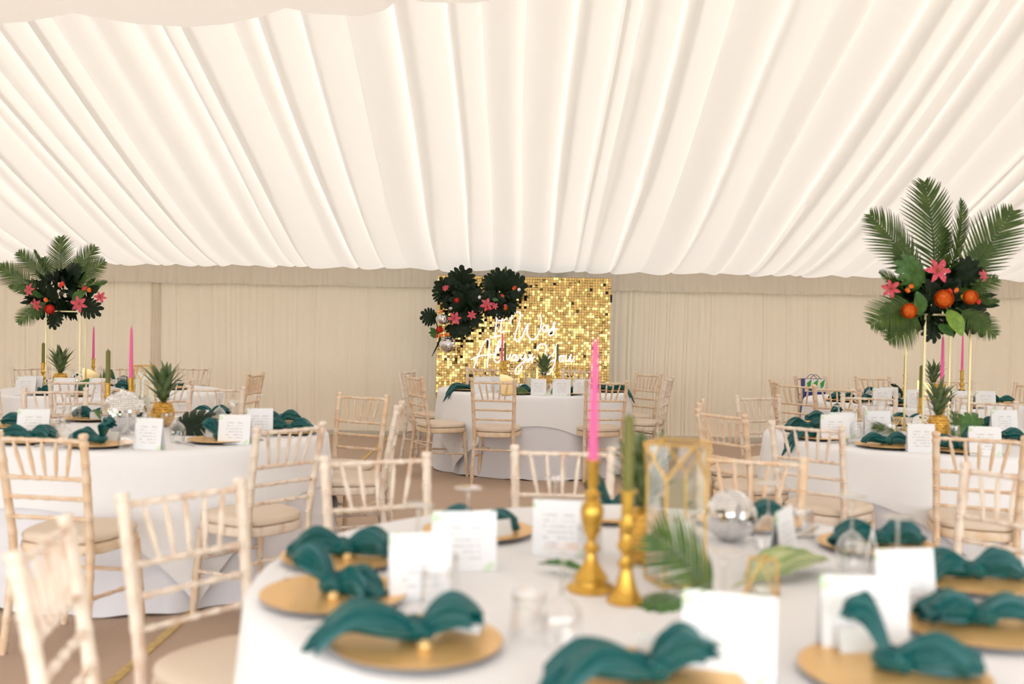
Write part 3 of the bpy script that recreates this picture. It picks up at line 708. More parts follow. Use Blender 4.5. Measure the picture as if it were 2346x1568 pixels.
# ------------------------------------------------------------------ glass lanterns
def lantern(p, R, h, rz, tn, n=4, extra='with a white pillar candle'):
    FIX.append((p, R)); e = empty('glass_lantern', p, rz); tag(e, 'tall gold-framed glass lantern %s on %s' % (extra, tn), 'lantern', 'gold-framed glass lanterns')
    zt = h; zm = h * .76
    top = [Vector((R * math.cos(2 * PI * k / n), R * math.sin(2 * PI * k / n), zt)) for k in range(n)]
    mid = [Vector((R * .86 * math.cos(2 * PI * (k + .5) / n), R * .86 * math.sin(2 * PI * (k + .5) / n), zm)) for k in range(n)]
    bot = [Vector((v.x, v.y, .004)) for v in mid]
    def bars(b):
        for k in range(n):
            for a_, c_ in ((top[k], top[(k + 1) % n]), (top[k], mid[k]), (top[(k + 1) % n], mid[k]), (mid[k], bot[k]), (bot[k], bot[(k + 1) % n])): b.tube([a_, c_], .0036, 6)
    obj('wire_frame', mk('wire_frame', M_frameg, bars), e)
    for k in range(n):
        for q in ([top[k], top[(k + 1) % n], mid[k]], [mid[k], mid[(k + 1) % n], top[(k + 1) % n]], [mid[k], mid[(k + 1) % n], bot[(k + 1) % n], bot[k]]):
            obj('pane', mk('pane', M_pane, lambda b: b.add(q, [tuple(range(len(q)))]), False), e)
    obj('floor_plate', mk('floor_plate', M_frameg, lambda b: b.add([v for v in bot] + [Vector((v.x, v.y, .001)) for v in bot], [tuple(range(n)), tuple(range(2 * n - 1, n - 1, -1))]), False), e)
    c = empty('pillar_candle', p + Vector((0, 0, .005))); tag(c, 'white pillar candle inside the glass lantern on ' + tn, 'candle', 'pillar candles')
    obj('wax', mk('wax', M_wax, lambda b: b.lathe([(0, 0), (R * .42, 0), (R * .42, h * .42), (R * .38, h * .43), (0, h * .425)], 20)), c)
    obj('wick', mk('wick', M_wick, lambda b: b.tube([(0, 0, h * .425), (0, 0, h * .45)], .0015, 6)), c)
lantern(P(1545, 1335, ZS), .088, .345, .3, t1); lantern(P(330, 968, ZS), .072, .345, .78, t2); lantern(P(1212, 893, ZS), .075, .26, .3, t4)
def tealight(p, rz, tn, extra=''):
    FIX.append((p, .05)); e = empty('tealight_holder', p, rz); tag(e, 'small faceted gold-framed glass tealight holder on ' + tn, 'candle holder', 'faceted tealight holders')
    n = 4; b0 = [Vector((.05 * math.cos(PI / 2 * k), .05 * math.sin(PI / 2 * k), .003)) for k in range(n)]; t0 = [Vector((.032 * math.cos(PI / 2 * (k + .5)), .032 * math.sin(PI / 2 * (k + .5)), .085)) for k in range(n)]
    def bars(b):
        for k in range(n):
            for a_, c_ in ((b0[k], b0[(k + 1) % n]), (t0[k], t0[(k + 1) % n]), (b0[k], t0[k]), (b0[(k + 1) % n], t0[k])): b.tube([a_, c_], .0022, 6)
    obj('wire_frame', mk('wire_frame', M_frameg, bars), e)
    for k in range(n):
        for q in ([b0[k], b0[(k + 1) % n], t0[k]], [t0[k], t0[(k + 1) % n], b0[(k + 1) % n]]): obj('pane', mk('pane', M_pane, lambda b: b.add(q, [(0, 1, 2)]), False), e)
    o = obj('tealight', mk('tealight', M_wax, lambda b: b.lathe([(0, .004), (.019, .004), (.019, .018), (0, .018)], 16)), e)
tealight(P(1746, 1362, ZS), .4, t1); tealight(P(1296, 900, ZS), .2, t4); tealight(P(2060, 987, ZS), .6, t5); tealight(P(345, 985, ZS), .2, t2); tealight(P(2060, 912, ZS), .3, t6)
# round-topped gold table signs
def arch(px, py, tn, rz=0):
    p = P(px, py, ZS); e = empty('table_sign', p, rz); tag(e, 'round-topped gold mirror sign on ' + tn, 'sign', 'round-topped gold signs')
    def fn(b):
        n = 18; pts = [(-.07, .0), (.075, .0)] + [(-.07 + .145 * math.cos(PI / 2 * i / n), .085 + .09 * math.sin(PI / 2 * i / n)) for i in range(n + 1)]
        m = len(pts); b.add([(x, -.003, z) for x, z in pts] + [(x, .003, z) for x, z in pts], [tuple(range(m)), tuple(range(2 * m - 1, m - 1, -1))] + [(i, i + m, (i + 1) % m + m, (i + 1) % m) for i in range(m)])
    obj('plate', mk('plate', M_arch, fn, False), e, loc=(0, 0, .012)); obj('foot', mk('foot', M_frameg, lambda b: b.box((0, 0, .007), (.10, .045, .014)), False), e)
arch(1162, 905, t4); arch(207, 893, t3); arch(2117, 917, t6)
ORG = [Vector(o.location) for o, r in MOV]
for it in range(30):
    for i, (o, r) in enumerate(MOV):
        v = Vector((0, 0, 0))
        for c, rc in FIX:
            d = Vector((o.location.x - c.x, o.location.y - c.y, 0)); g = r + rc - d.length
            if g > 0 and d.length > 1e-4: v += d.normalized() * g * .6
        for o2, r2 in MOV:
            if o2 is not o:
                d = Vector((o.location.x - o2.location.x, o.location.y - o2.location.y, 0)); g = r + r2 - d.length
                if g > 0 and d.length > 1e-4: v += d.normalized() * g * .4
        if v.length > 0:
            d = Vector(o.location) + v - ORG[i]
            m = .022 if r < .035 else .05
            if d.length > m: d *= m / d.length
            o.location = on(ORG[i] + d, r)

# ------------------------------------------------------------------ leaves and flowers
def frondmesh(n, ang, lw, droop, seed, wl=.0105):
    rnd = random.Random(seed)
    def fn(b):
        sp = lambda u: Vector((0, u, .10 * math.sin(u * 2.2) - droop * u * u))
        b.tube([sp(i / 8) for i in range(9)], [.012 * (1 - .8 * i / 8) for i in range(9)], 5)
        for k in range(n):
            u = .14 + .84 * (k + .5) / n; base = sp(u)
            for s in (-1, 1):
                L = lw * math.sin(PI * (.16 + .80 * (k + .5) / n)) ** .8 * rnd.uniform(.92, 1.05); a = math.radians(ang * (1 - .45 * u)) + rnd.uniform(-.05, .05)
                d = Vector((s * math.sin(a), math.cos(a), .12)).normalized(); sd = Vector((d.y, -d.x, 0)) * wl; vs = []
                for j in range(4):
                    v = j / 3; c = base + d * (L * v) - Vector((0, 0, .22 * L * v * v)); wv = (1.0, 1.15, .8, .05)[j]
                    vs += [c - sd * wv, c + Vector((0, 0, -.004)), c + sd * wv]
                b.add(vs, [q for j in range(3) for q in ((j * 3, j * 3 + 1, j * 3 + 4, j * 3 + 3), (j * 3 + 1, j * 3 + 2, j * 3 + 5, j * 3 + 4))])
    return fn
FR = [mk('palm_frond', M_palm, frondmesh(24, 58, .34, .05, 1)), mk('palm_frond', M_palm, frondmesh(22, 45, .24, .1, 2)), mk('palm_frond', M_palm, frondmesh(14, 66, .58, .08, 3, .022))]
def monstera(b):
    outl = lambda t: .50 * math.sin(PI * (t * .88 + .10)) ** .8 + .03
    b.tube([(0, -.42, -.16), (0, -.2, -.04), (0, 0, 0), (0, .5, .03), (0, .98, -.08)], [.012, .012, .011, .008, .003], 5)
    K = 6
    for s in (-1, 1):
        for k in range(K):
            for j in range(1):
                t0, t1 = k / K, (k + 1) / K
                def pt(t, v, edge):
                    f = .0 if v < .5 else edge * (v - .5) * 2
                    y = (t + f) * 1.0; x = outl(t) * v; y2 = y * .96 - .10 * v * (1 - t) * 1.6 + .22 * v * v * t
                    return Vector((s * x, y2, .05 * math.sin(PI * v) + .03 * math.sin(t * PI) - .14 * v * v - .08 * t * t))
                nu, nv = 4, 6; gap = .26 / K
                vs = []
                for i in range(nu):
                    for q in range(nv):
                        v = q / (nv - 1); sq = 1 - (0 if v < .5 else (v - .5) / .5) * .24; t = (t0 + t1) / 2 + ((i / (nu - 1)) - .5) * (t1 - t0) * sq
                        rim = 1 - .16 * (abs(i / (nu - 1) - .5) * 2) ** 2
                        vs.append(pt(t, v * (rim if v > .9 else 1), 0))
                b.add(vs, [(i * nv + q, (i + 1) * nv + q, (i + 1) * nv + q + 1, i * nv + q + 1) for i in range(nu - 1) for q in range(nv - 1)])
ME['mon'] = mk('monstera_leaf', M_mon, monstera); ME['mong'] = mk('monstera_leaf', M_mong, monstera)
def ovate(b):
    n = 12; vs = []
    for i in range(n):
        u = i / (n - 1); wd = .30 * math.sin(PI * (u * .93 + .05)) ** .75 * (1 - .25 * u)
        for j in range(7):
            v = j / 3 - 1; vs.append((wd * v, u, .05 * math.sin(u * PI) + .07 * abs(v) * math.sin(u * PI) + .012 * math.sin(u * 40) * abs(v)))
    b.add(vs, [(i * 7 + j, i * 7 + j + 1, (i + 1) * 7 + j + 1, (i + 1) * 7 + j) for i in range(n - 1) for j in range(6)])
    b.tube([(0, -.25, -.05), (0, 0, 0), (0, .5, .045), (0, .97, .003)], [.012, .011, .008, .002], 5)
ME['ov'] = {k: mk('leaf', m, ovate) for k, m in (('g', M_mong), ('l', M_lime), ('v', M_var), ('d', M_mon))}
def petal(b):
    n = 8; vs = []
    for i in range(n):
        u = i / (n - 1); wd = .24 * math.sin(PI * (u * .86 + .10)) ** .9 * (1 if u < .98 else .15)
        for j in range(5):
            v = j / 2 - 1; vs.append((wd * v, .06 + u * .94, .10 + .36 * math.sin(u * PI * .55) - .34 * u ** 2.2 + .06 * v * v))
    b.add(vs, [(i * 5 + j, i * 5 + j + 1, (i + 1) * 5 + j + 1, (i + 1) * 5 + j) for i in range(n - 1) for j in range(4)])
ME['petal'] = mk('petal', M_lily, petal)
def stamens(b):
    b.lathe([(0, -.1), (.07, .0), (.08, .1), (0, .12)], 10)
    for k in range(6):
        a = k * PI / 3 + .3; b.tube([(0, 0, .08), (.12 * math.cos(a), .12 * math.sin(a), .4), (.2 * math.cos(a), .2 * math.sin(a), .55)], .014, 5); b.box((.2 * math.cos(a), .2 * math.sin(a), .56), (.09, .03, .03))
ME['stam'] = mk('lily_centre', M_stamen, stamens)
def ranun(b):
    rnd = random.Random(5)
    b.lathe([(0, -.75), (.5, -.65), (.82, -.2), (.85, .15), (.65, .55), (.3, .75), (0, .8)], 16)
    N = 64
    for i in range(N):
        t = i / (N - 1); la = PI / 2 - t ** .8 * 2.3; lo = i * 2.399; o = Vector((math.cos(la) * math.cos(lo), math.cos(la) * math.sin(lo), math.sin(la)))
        up = Vector((-math.sin(la) * math.cos(lo), -math.sin(la) * math.sin(lo), math.cos(la))); sd = o.cross(up); wd = .16 + .30 * t; hh = .14 + .22 * t; vs = []
        for p in range(4):
            for q in range(5):
                v = q / 2 - 1; u = p / 3; vs.append(o * (.80 + .17 * u - .10 * v * v * u) + sd * (wd * v) + up * (hh * (u * 1.3 - .5) - .10 * v * v))
        b.add(vs, [(p * 5 + q, p * 5 + q + 1, (p + 1) * 5 + q + 1, (p + 1) * 5 + q) for p in range(3) for q in range(4)])
ME['ran'] = {k: mk('ranunculus', m, ranun) for k, m in (('o', M_orange), ('r', M_red))}
def small(b):
    rnd = random.Random(9)
    for q in range(5):
        c = Vector((rnd.uniform(-.6, .6), rnd.uniform(-.6, .6), rnd.uniform(-.2, .3)))
        for k in range(5):
            a = 2 * PI * k / 5 + q; d = Vector((math.cos(a), math.sin(a), .5)); s_ = Vector((-math.sin(a), math.cos(a), 0)) * .2
            b.add([c, c + d * .3 - s_, c + d * .55, c + d * .3 + s_], [(0, 1, 2, 3)])
        b.lathe([(0, -.1), (.12, 0), (0, .12)], 6, tuple(c))
ME['small'] = {k: mk('blossom', m, small) for k, m in (('o', M_orange), ('r', M_red), ('y', M_yellow), ('p', M_lily))}
class Arr:
    """a flower arrangement: leaves and blooms placed by their spot on the plane Y, each with its own depth"""
    def __init__(s, name, root, label, Y):
        s.e = empty(name, root); tag(s.e, label, 'flowers'); s.r = Vector(root); s.Y = Y
    def pt(s, x, y, dy=0): return PY(x, y, s.Y + dy) - s.r
    def leaf(s, name, me, a, c, d0=0, d1=0, nrm=(0, -1, .25), wide=1.):
        if name == 'palm_frond': wide *= 1.2
        return obj(name, me, s.e, aim(s.pt(*a, d0), s.pt(*c, d1), nrm, wide=wide))
    def lily(s, x, y, r, dy, face=(0, -1, .1), rot=0):
        f = Vector(face).normalized(); q = f.to_track_quat('Z', 'Y').to_matrix().to_4x4()
        c = obj('lily', ME['stam'], s.e, Matrix.Translation(s.pt(x, y, dy)) @ q @ RZ(rot) @ Matrix.Scale(r, 4))
        for k in range(6): obj('petal', ME['petal'], c, RZ(k * PI / 3) @ Matrix.Diagonal((1.0 if k % 2 else .8, 1, 1 if k % 2 else .9, 1)))
    def bloom(s, name, me, x, y, r, dy, face=(.05, -1, .15)):
        obj(name, me, s.e, Matrix.Translation(s.pt(x, y, dy)) @ Vector(face).normalized().to_track_quat('Z', 'Y').to_matrix().to_4x4() @ RZ(random.uniform(0, 6)) @ Matrix.Scale(r, 4))
    def filler(s, cx, cy, rx, ry, n, seed, mat_=None, L=.16):
        rnd = random.Random(seed); sc = s.Y / F
        def fn(b):
            for i in range(n):
                a, q = rnd.uniform(0, 2 * PI), rnd.random() ** .5; c = s.pt(cx + rx * q * math.cos(a), cy + ry * q * math.sin(a), rnd.uniform(-.12, .10) * (1.2 - q))
                d = Vector((rnd.gauss(math.cos(a), .7), rnd.gauss(-.3, .5), rnd.gauss(math.sin(-a), .7))).normalized(); l = L * rnd.uniform(.6, 1.2); sd = d.cross(Vector((rnd.gauss(0, 1), 1, rnd.gauss(0, 1)))).normalized() * l * .17
                dr = Vector((0, 0, -.12 * l)); b.add([c, c + d * l * .3 - sd, c + d * l * .3 + Vector((0, .006, 0)), c + d * l * .3 + sd, c + d * l * .7 - sd * .8 + dr * .5, c + d * l * .7 + dr * .5 + Vector((0, .006, 0)), c + d * l * .7 + sd * .8 + dr * .5, c + d * l + dr], [(0, 1, 2), (0, 2, 3), (1, 4, 5, 2), (2, 5, 6, 3), (4, 7, 5), (5, 7, 6)])
        obj('foliage', mk('foliage', mat_ or M_mon, fn), s.e, kind='stuff')
# tall stands
def stand(p, h, wd, tn, dep=None, rz=0):
    dep = dep or wd; e = empty('flower_stand', p, rz); tag(e, 'tall open pale gold flower stand on ' + tn, 'stand', 'tall gold flower stands'); r = .0055; x, y = wd / 2, dep / 2
    for sx in (-1, 1):
        for sy in (-1, 1): obj('upright', mk('upright', M_stand, lambda b: b.box((sx * x, sy * y, h / 2), (2 * r, 2 * r, h)), False), e)
    for z, nm in ((h, 'top_bar'), (r, 'base_bar')):
        for s_ in (-1, 1):
            obj(nm, mk(nm, M_stand, lambda b: b.box((0, s_ * y, z), (wd + 2 * r, 2 * r, 2 * r)), False), e); obj(nm, mk(nm, M_stand, lambda b: b.box((s_ * x, 0, z), (2 * r, dep, 2 * r)), False), e)
    obj('flower_tray', mk('flower_tray', M_stand, lambda b: b.box((0, 0, h + .004), (wd, dep, .004)), False), e)
pr_ = PY(2145, 722, 6.15); pr_.z = ZS
ZTOPR = PY(2166, 722, 6.02).z - ZS
stand(pr_ + Vector((.012, 0, 0)), ZTOPR, .28, t5)
pl_ = PY(152, 714, 8.7); pl_.z = ZS; ZTOPL = PY(155, 714, 8.56).z - ZS
stand(pl_, ZTOPL, .275, t3, rz=math.radians(14))
A = Arr('palm_flower_arrangement', (pr_.x + .035, pr_.y, ZS + ZTOPR + .012), 'tall palm, lily and orange ranunculus arrangement on the right stand', 6.1)
F0, F1, F2 = FR
for fr, a, c, d0, d1, nr, wd in ((F0, (2142, 660), (2112, 416), .05, .12, (.1, -1, .2), .9), (F0, (2120, 665), (1986, 492), 0, .0, (.15, -1, .3), .95), (F1, (2160, 660), (2206, 458), 0, .1, (.6, -1, .1), .9), (F0, (2175, 690), (2322, 482), 0, -.05, (-.2, -1, .3), .9),
        (F0, (2185, 690), (2288, 640), 0, -.1, (0, -1, .6), 1.1), (F1, (2190, 700), (2290, 690), 0, -.12, (0, -1, .5), 1), (F0, (2100, 690), (1990, 748), -.1, -.24, (0, -1, .3), 1.2), (F0, (2110, 720), (2032, 785), -.1, -.22, (0, -1, .3), 1.3), (F0, (2190, 705), (2282, 772), -.1, -.22, (0, -1, .3), 1.2),
        (F1, (2150, 640), (2165, 520), .1, .2, (0, -1, 0), 1.2), (F0, (2100, 650), (2050, 560), .1, .1, (.2, -1, .2), 1.3), (F1, (2080, 680), (2015, 622), 0, -.1, (0, -1, .4), 1.1), (F0, (2200, 660), (2262, 560), .1, .1, (-.2, -1, .2), 1.1)):
    A.leaf('palm_frond', fr, a, c, d0, d1, nr, wd)
for m, a, c, d0, d1 in (('mong', (2110, 650), (2070, 595), -.12, -.16), ('mon', (2085, 700), (2035, 755), -.1, -.18), ('mon', (2215, 700), (2262, 758), -.1, -.15), ('mon', (2180, 640), (2240, 610), -.05, -.15), ('mon', (2140, 725), (2135, 778), -.05, -.1), ('mon', (2190, 640), (2225, 600), 0, -.1)):
    A.leaf('monstera_leaf', ME[m], a, c, d0, d1)
for k, a, c, d0, d1 in (('g', (2110, 722), (2100, 668), -.16, -.2), ('l', (2172, 712), (2205, 770), -.16, -.2), ('g', (2150, 745), (2185, 770), -.1, -.12), ('g', (2060, 700), (2040, 640), 0, -.05), ('d', (2150, 700), (2120, 640), -.05, -.1), ('d', (2160, 690), (2200, 640), -.05, -.1)):
    A.leaf('leaf', ME['ov'][k], a, c, d0, d1, wide=1.1)
A.filler(2150, 685, 90, 48, 260, 1, L=.13); A.filler(2150, 650, 50, 40, 50, 2, M_palm, .12)
A.lily(2146, 622, .082, -.26, (.05, -1, .15), .5); A.lily(2042, 662, .06, -.2, (-.6, -1, -.1), .2); A.lily(2250, 632, .04, -.15, (.5, -1, .2))
for k, x, y, r in (('o', 2163, 685, .056), ('o', 2224, 681, .044), ('o', 2083, 713, .046)): A.bloom('ranunculus', ME['ran'][k], x, y, r, -.25)
for k, x, y in (('o', 2076, 664), ('o', 2090, 656), ('o', 2188, 668), ('y', 2205, 678), ('r', 2173, 665), ('o', 2055, 650), ('r', 2240, 695)): A.bloom('blossom', ME['small'][k], x, y, .022, -.22)
A = Arr('palm_flower_arrangement', (pl_.x, pl_.y, ZS + ZTOPL + .012), 'tall palm and pink lily arrangement on the left stand', 8.65)
for fr, a, c, d0, d1, nr, wd in ((F0, (145, 660), (142, 543), .1, .15, (0, -1, .2), 1.0), (F0, (115, 650), (42, 578), 0, 0, (.2, -1, .3), .9), (F0, (95, 680), (0, 610), -.05, -.1, (.2, -1, .3), 1.0), (F0, (160, 660), (222, 566), 0, 0, (-.2, -1, .2), 1.1), (F0, (165, 665), (244, 600), 0, -.05, (-.2, -1, .4), 1.1),
        (F0, (115, 688), (42, 742), -.15, -.26, (0, -1, .4), 1.2), (F1, (120, 640), (78, 572), .05, .1, (0, -1, .2), .5), (F1, (170, 680), (245, 645), -.1, -.1, (0, -1, .5), 1), (F0, (125, 650), (100, 590), .1, .1, (.2, -1, .2), 1.2), (F1, (100, 680), (20, 655), -.1, -.15, (0, -1, .5), 1.2), (F0, (155, 650), (185, 590), .1, .15, (0, -1, .2), 1.2)):
    A.leaf('palm_frond', fr, a, c, d0, d1, nr, wd)
for m, a, c, d0, d1 in (('mon', (185, 700), (226, 712), -.15, -.2), ('mon', (130, 715), (118, 750), -.1, -.15), ('mon', (150, 650), (180, 610), 0, -.05), ('mon', (115, 700), (70, 720), -.05, -.1)): A.leaf('monstera_leaf', ME[m], a, c, d0, d1)
for k, a, c in (('g', (165, 690), (195, 672)), ('g', (95, 680), (75, 672)), ('d', (130, 690), (110, 650)), ('g', (215, 670), (232, 650)), ('d', (95, 670), (108, 640)), ('d', (200, 680), (225, 655))): A.leaf('leaf', ME['ov'][k], a, c, -.12, -.2)
A.filler(135, 672, 66, 38, 240, 3, L=.13)
A.lily(182, 697, .075, -.28, (.1, -1, -.05), .2); A.lily(70, 665, .06, -.22, (-.4, -1, .1), .7); A.lily(86, 697, .06, -.24, (-.3, -1, -.4), .1); A.lily(229, 681, .055, -.2, (.6, -1, -.1), .4)
A.bloom('ranunculus', ME['ran']['r'], 114, 709, .042, -.26)
for k, x, y in (('r', 142, 648), ('r', 196, 659), ('o', 107, 690), ('r', 137, 655), ('o', 205, 668)): A.bloom('blossom', ME['small'][k], x, y, .028, -.24)
# loose leaves lying on the tables
def lay(name, me, a, c, z1, label, wide=1., tilt=(0, 0, 1), z0=.012):
    p0 = P(*a, ZS + z0); p1 = P(*c, ZS + z1)
    if p0.y > 4: p1 = PY(*c, p0.y + .03); p1.z = max(p1.z, ZS + .015)
    o = obj(name, me, mw=aim(p0, p1, tilt, wide=wide)); tag(o, label, 'leaf', 'loose tropical leaves on the tables')
lay('palm_leaf', F2, (1650, 1372), (1492, 1222), .16, 'fan-shaped green palm leaf before the lantern on the foreground table', .95, (.1, -.8, .6))
lay('monstera_leaf', ME['mong'], (1535, 1362), (1502, 1390), .012, 'dark green leaf at the foot of the palm leaf on the foreground table', 1.0, (0, -.2, 1))
lay('striped_leaf', ME['ov']['v'], (1715, 1328), (1896, 1280), .03, 'pale green striped leaf beside the tealight on the foreground table', .75, (0, -.3, 1))
lay('leaf', ME['ov']['g'], (1345, 1312), (1232, 1292), .02, 'green leaf left of the pink candlestick on the foreground table', .6, (0, -.2, 1))
lay('monstera_leaf', ME['mon'], (400, 992), (485, 955), .06, 'dark monstera leaf before the pineapple on the left middle table', 1.1, (-.1, -.8, .6))
lay('leaf', ME['ov']['g'], (238, 965), (214, 938), .03, 'light green leaf tip behind the candlestick on the left middle table', .8, (0, -.3, 1))
lay('palm_leaf', F2, (2062, 998), (2000, 978), .06, 'palm leaf lying at the left of the stand on the right middle table', .8, (0, -.6, .8))
lay('monstera_leaf', ME['mong'], (2195, 1000), (2245, 955), .10, 'upright green monstera leaf right of the pineapple on the right middle table', 1.0, (-.2, -1, .3))
lay('palm_leaf', F2, (2190, 1002), (2185, 945), .12, 'spiky palm leaf right of the pineapple on the right middle table', .7, (.2, -1, .3))
lay('leaf', ME['ov']['g'], (180, 900), (220, 868), .07, 'broad green leaf below the gold sign on the far left table', 1.1, (0, -1, .3))
lay('palm_leaf', F2, (225, 890), (252, 852), .12, 'spiky palm leaf right of the gold sign on the far left table', .8, (.2, -1, .2))
lay('leaf', ME['ov']['l'], (1262, 902), (1285, 880), .06, 'bright green leaf beside the menu card before the sequin wall', .7, (0, -1, .5))
lay('palm_leaf', F2, (1215, 903), (1180, 893), .05, 'dark palm leaf beside the gold sign before the sequin wall', 1., (0, -.6, .8))
lay('monstera_leaf', ME['mon'], (2070, 915), (2050, 880), .10, 'dark curled leaf left of the candle on the far right table', .6, (.3, -1, .2))

# ------------------------------------------------------------------ sequin wall with neon sign and flowers
YP = 11.6; q0 = PY(1003, 640, YP); q1 = PY(1400, 640, YP); XL, XR = q0.x, q1.x; ZP = PY(1205, 634.5, YP).z; W = XR - XL
wl = empty('sequin_wall', ((XL + XR) / 2, YP, 0)); tag(wl, 'gold shimmering square-sequin backdrop wall against the drapes', 'backdrop')
obj('backing_board', mk('backing_board', M_black, lambda b: b.box((0, .02, ZP / 2), (W, .02, ZP)), False), wl)
def sequins(b):
    n = 66; m = int(n * ZP / W); sx = W / n; sz = ZP / m; rnd = random.Random(3)
    for i in range(n):
        for j in range(m):
            if rnd.random() < .006: continue
            c = Vector((-W / 2 + (i + .5) * sx, -.004, ZP - j * sz - .003)); tx = abs(rnd.gauss(0, .17)) - .03; tz = rnd.gauss(0, .13)
            if rnd.random() < .12: tx += rnd.uniform(.2, .5); tz += rnd.gauss(0, .3)
            R = Euler((-tx, 0, tz)).to_matrix(); h = sz * .93; wd = sx * .46
            vs = [R @ Vector(q) + c for q in ((-wd, 0, 0), (wd, 0, 0), (wd, 0, -h), (-wd, 0, -h))]; b.add(vs, [(0, 1, 2, 3)])
sq = obj('sequins', mk('sequins', M_seq, sequins, False), wl, kind='stuff')
for s_ in (-1, 1): obj('support_foot', mk('support_foot', M_black, lambda b: b.box((s_ * W * .4, .17, .02), (.05, .3, .04)), False), wl)
obj('clip', mk('clip', M_black, lambda b: b.box((W / 2 + .006, .01, ZP - .24), (.022, .04, .09)), False), wl)
def cr(pts, k=7):
    pts = [Vector(p) for p in pts]; P2 = [pts[0] * 2 - pts[1]] + pts + [pts[-1] * 2 - pts[-2]]; out = []
    for i in range(1, len(P2) - 2):
        for j in range(k):
            t = j / k; a, b_, c, d = P2[i - 1:i + 3]
            out.append(.5 * (2 * b_ + (c - a) * t + (2 * a - 5 * b_ + 4 * c - d) * t * t + (-a + 3 * b_ - 3 * c + d) * t ** 3))
    return out + [pts[-1]]
NEON = [('letter_I', [[(880, 596), (958, 586)], [(916, 590), (885, 885)], [(830, 888), (960, 858)]]), ('letter_t', [[(985, 600), (952, 770), (956, 825), (1002, 812)], [(920, 692), (1025, 672)]]),
        ('letter_W', [[(1076, 730), (1070, 670), (1110, 602), (1165, 585), (1186, 630), (1165, 720), (1126, 840), (1126, 908), (1160, 928), (1206, 870), (1250, 770), (1275, 722), (1266, 800), (1280, 875), (1320, 906), (1370, 885), (1412, 800), (1430, 700), (1410, 610)]]),
        ('letter_a', [[(1484, 738), (1450, 758), (1440, 798), (1464, 816), (1490, 782), (1506, 735), (1500, 790), (1520, 815)]]), ('letter_s', [[(1520, 815), (1570, 760), (1590, 708), (1570, 722), (1582, 770), (1575, 832), (1540, 862), (1515, 842), (1550, 802), (1620, 785)]]),
        ('letter_A', [[(640, 1240), (680, 1130), (740, 980), (790, 910), (820, 920), (816, 1010), (796, 1235)], [(605, 1145), (700, 1105), (860, 1080)]]), ('letter_l', [[(885, 1110), (925, 1020), (968, 930), (962, 900), (935, 935), (895, 1050), (880, 1140), (910, 1176), (960, 1145)]]),
        ('letter_w', [[(972, 1085), (970, 1140), (996, 1146), (1016, 1086), (1024, 1136), (1050, 1134), (1070, 1080)]]), ('letter_a', [[(1130, 1084), (1096, 1096), (1086, 1140), (1114, 1150), (1140, 1090), (1146, 1140), (1166, 1150)]]),
        ('letter_y', [[(1186, 1080), (1190, 1130), (1220, 1134), (1250, 1080), (1230, 1170), (1190, 1260), (1150, 1310), (1126, 1296), (1140, 1240), (1220, 1170), (1280, 1140)]]), ('letter_s', [[(1280, 1140), (1326, 1080), (1312, 1112), (1326, 1160), (1305, 1192), (1270, 1180), (1300, 1140), (1356, 1112)]]),
        ('letter_Y', [[(1392, 1040), (1385, 1000), (1420, 964), (1470, 966), (1490, 1000), (1480, 1060), (1500, 1112), (1540, 1108), (1580, 1050), (1616, 955), (1600, 1100), (1570, 1230), (1520, 1310), (1480, 1300), (1475, 1260), (1520, 1182), (1620, 1122)]]),
        ('letter_o', [[(1668, 1092), (1640, 1112), (1635, 1148), (1652, 1172), (1680, 1150), (1682, 1108), (1662, 1094), (1705, 1112)]]), ('letter_u', [[(1722, 1085), (1710, 1140), (1735, 1162), (1765, 1110), (1776, 1085), (1766, 1150), (1790, 1166), (1818, 1108)]])]
YN = YP - .06; nroot = PY(960 + 1230 / 5.1, 600 + 950 / 5.1, YN)
ns = empty('neon_sign', nroot); tag(ns, 'white neon script sign reading It Was Always You on the sequin wall', 'neon sign')
for nm, strokes in NEON:
    def fn(b):
        for st in strokes:
            pts = [PY(960 + x / 5.1, 600 + y / 5.1, YN) - nroot for x, y in st]
            b.tube(cr(pts) if len(pts) > 2 else pts, .0058, 6)
    obj(nm, mk(nm, M_neon, fn), ns)
for sx in (-.6, .6):
    for sz in (-.35, .35): obj('standoff', mk('standoff', M_steel, lambda b: b.tube([(sx, .015, sz), (sx, .055, sz)], .008, 8)), ns)
z8 = lambda x, y: (960 + x / 5.1, 600 + y / 5.1)
rt = PY(*z8(600, 500), YP - .05)
A = Arr('wall_flower_garland', rt, 'dark monstera garland with red lilies on the corner of the sequin wall', YP - .1)
for a, c in (((470, 300), (530, 125)), ((480, 290), (360, 190)), ((330, 360), (250, 245)), ((300, 420), (215, 330)), ((420, 420), (300, 470)), ((560, 430), (600, 320)), ((520, 480), (640, 330)), ((560, 520), (430, 420)), ((560, 560), (470, 640)), ((590, 620), (680, 700)), ((440, 740), (560, 800)), ((440, 760), (360, 820)), ((450, 720), (540, 740)),
             ((850, 330), (820, 190)), ((900, 310), (950, 140)), ((940, 320), (1060, 180)), ((1000, 300), (1190, 240)), ((1000, 340), (1160, 310)), ((900, 360), (800, 420)), ((760, 480), (680, 420)), ((860, 420), (960, 470)), ((980, 480), (1100, 520)), ((900, 500), (980, 600)), ((820, 500), (880, 590)), ((620, 480), (720, 520)), ((1020, 520), (1060, 600)), ((690, 380), (640, 320)), ((640, 560), (560, 610)), ((190, 660), (60, 630)), ((420, 800), (430, 860)), ((480, 400), (420, 330))):
    c = (a[0] + (c[0] - a[0]) * 1.18, a[1] + (c[1] - a[1]) * 1.18)
    A.leaf('monstera_leaf', ME['mon'], z8(*a), z8(*c), random.uniform(-.02, .02), random.uniform(-.12, -.04), (random.uniform(-.3, .3), -1, random.uniform(0, .5)), 1.35)
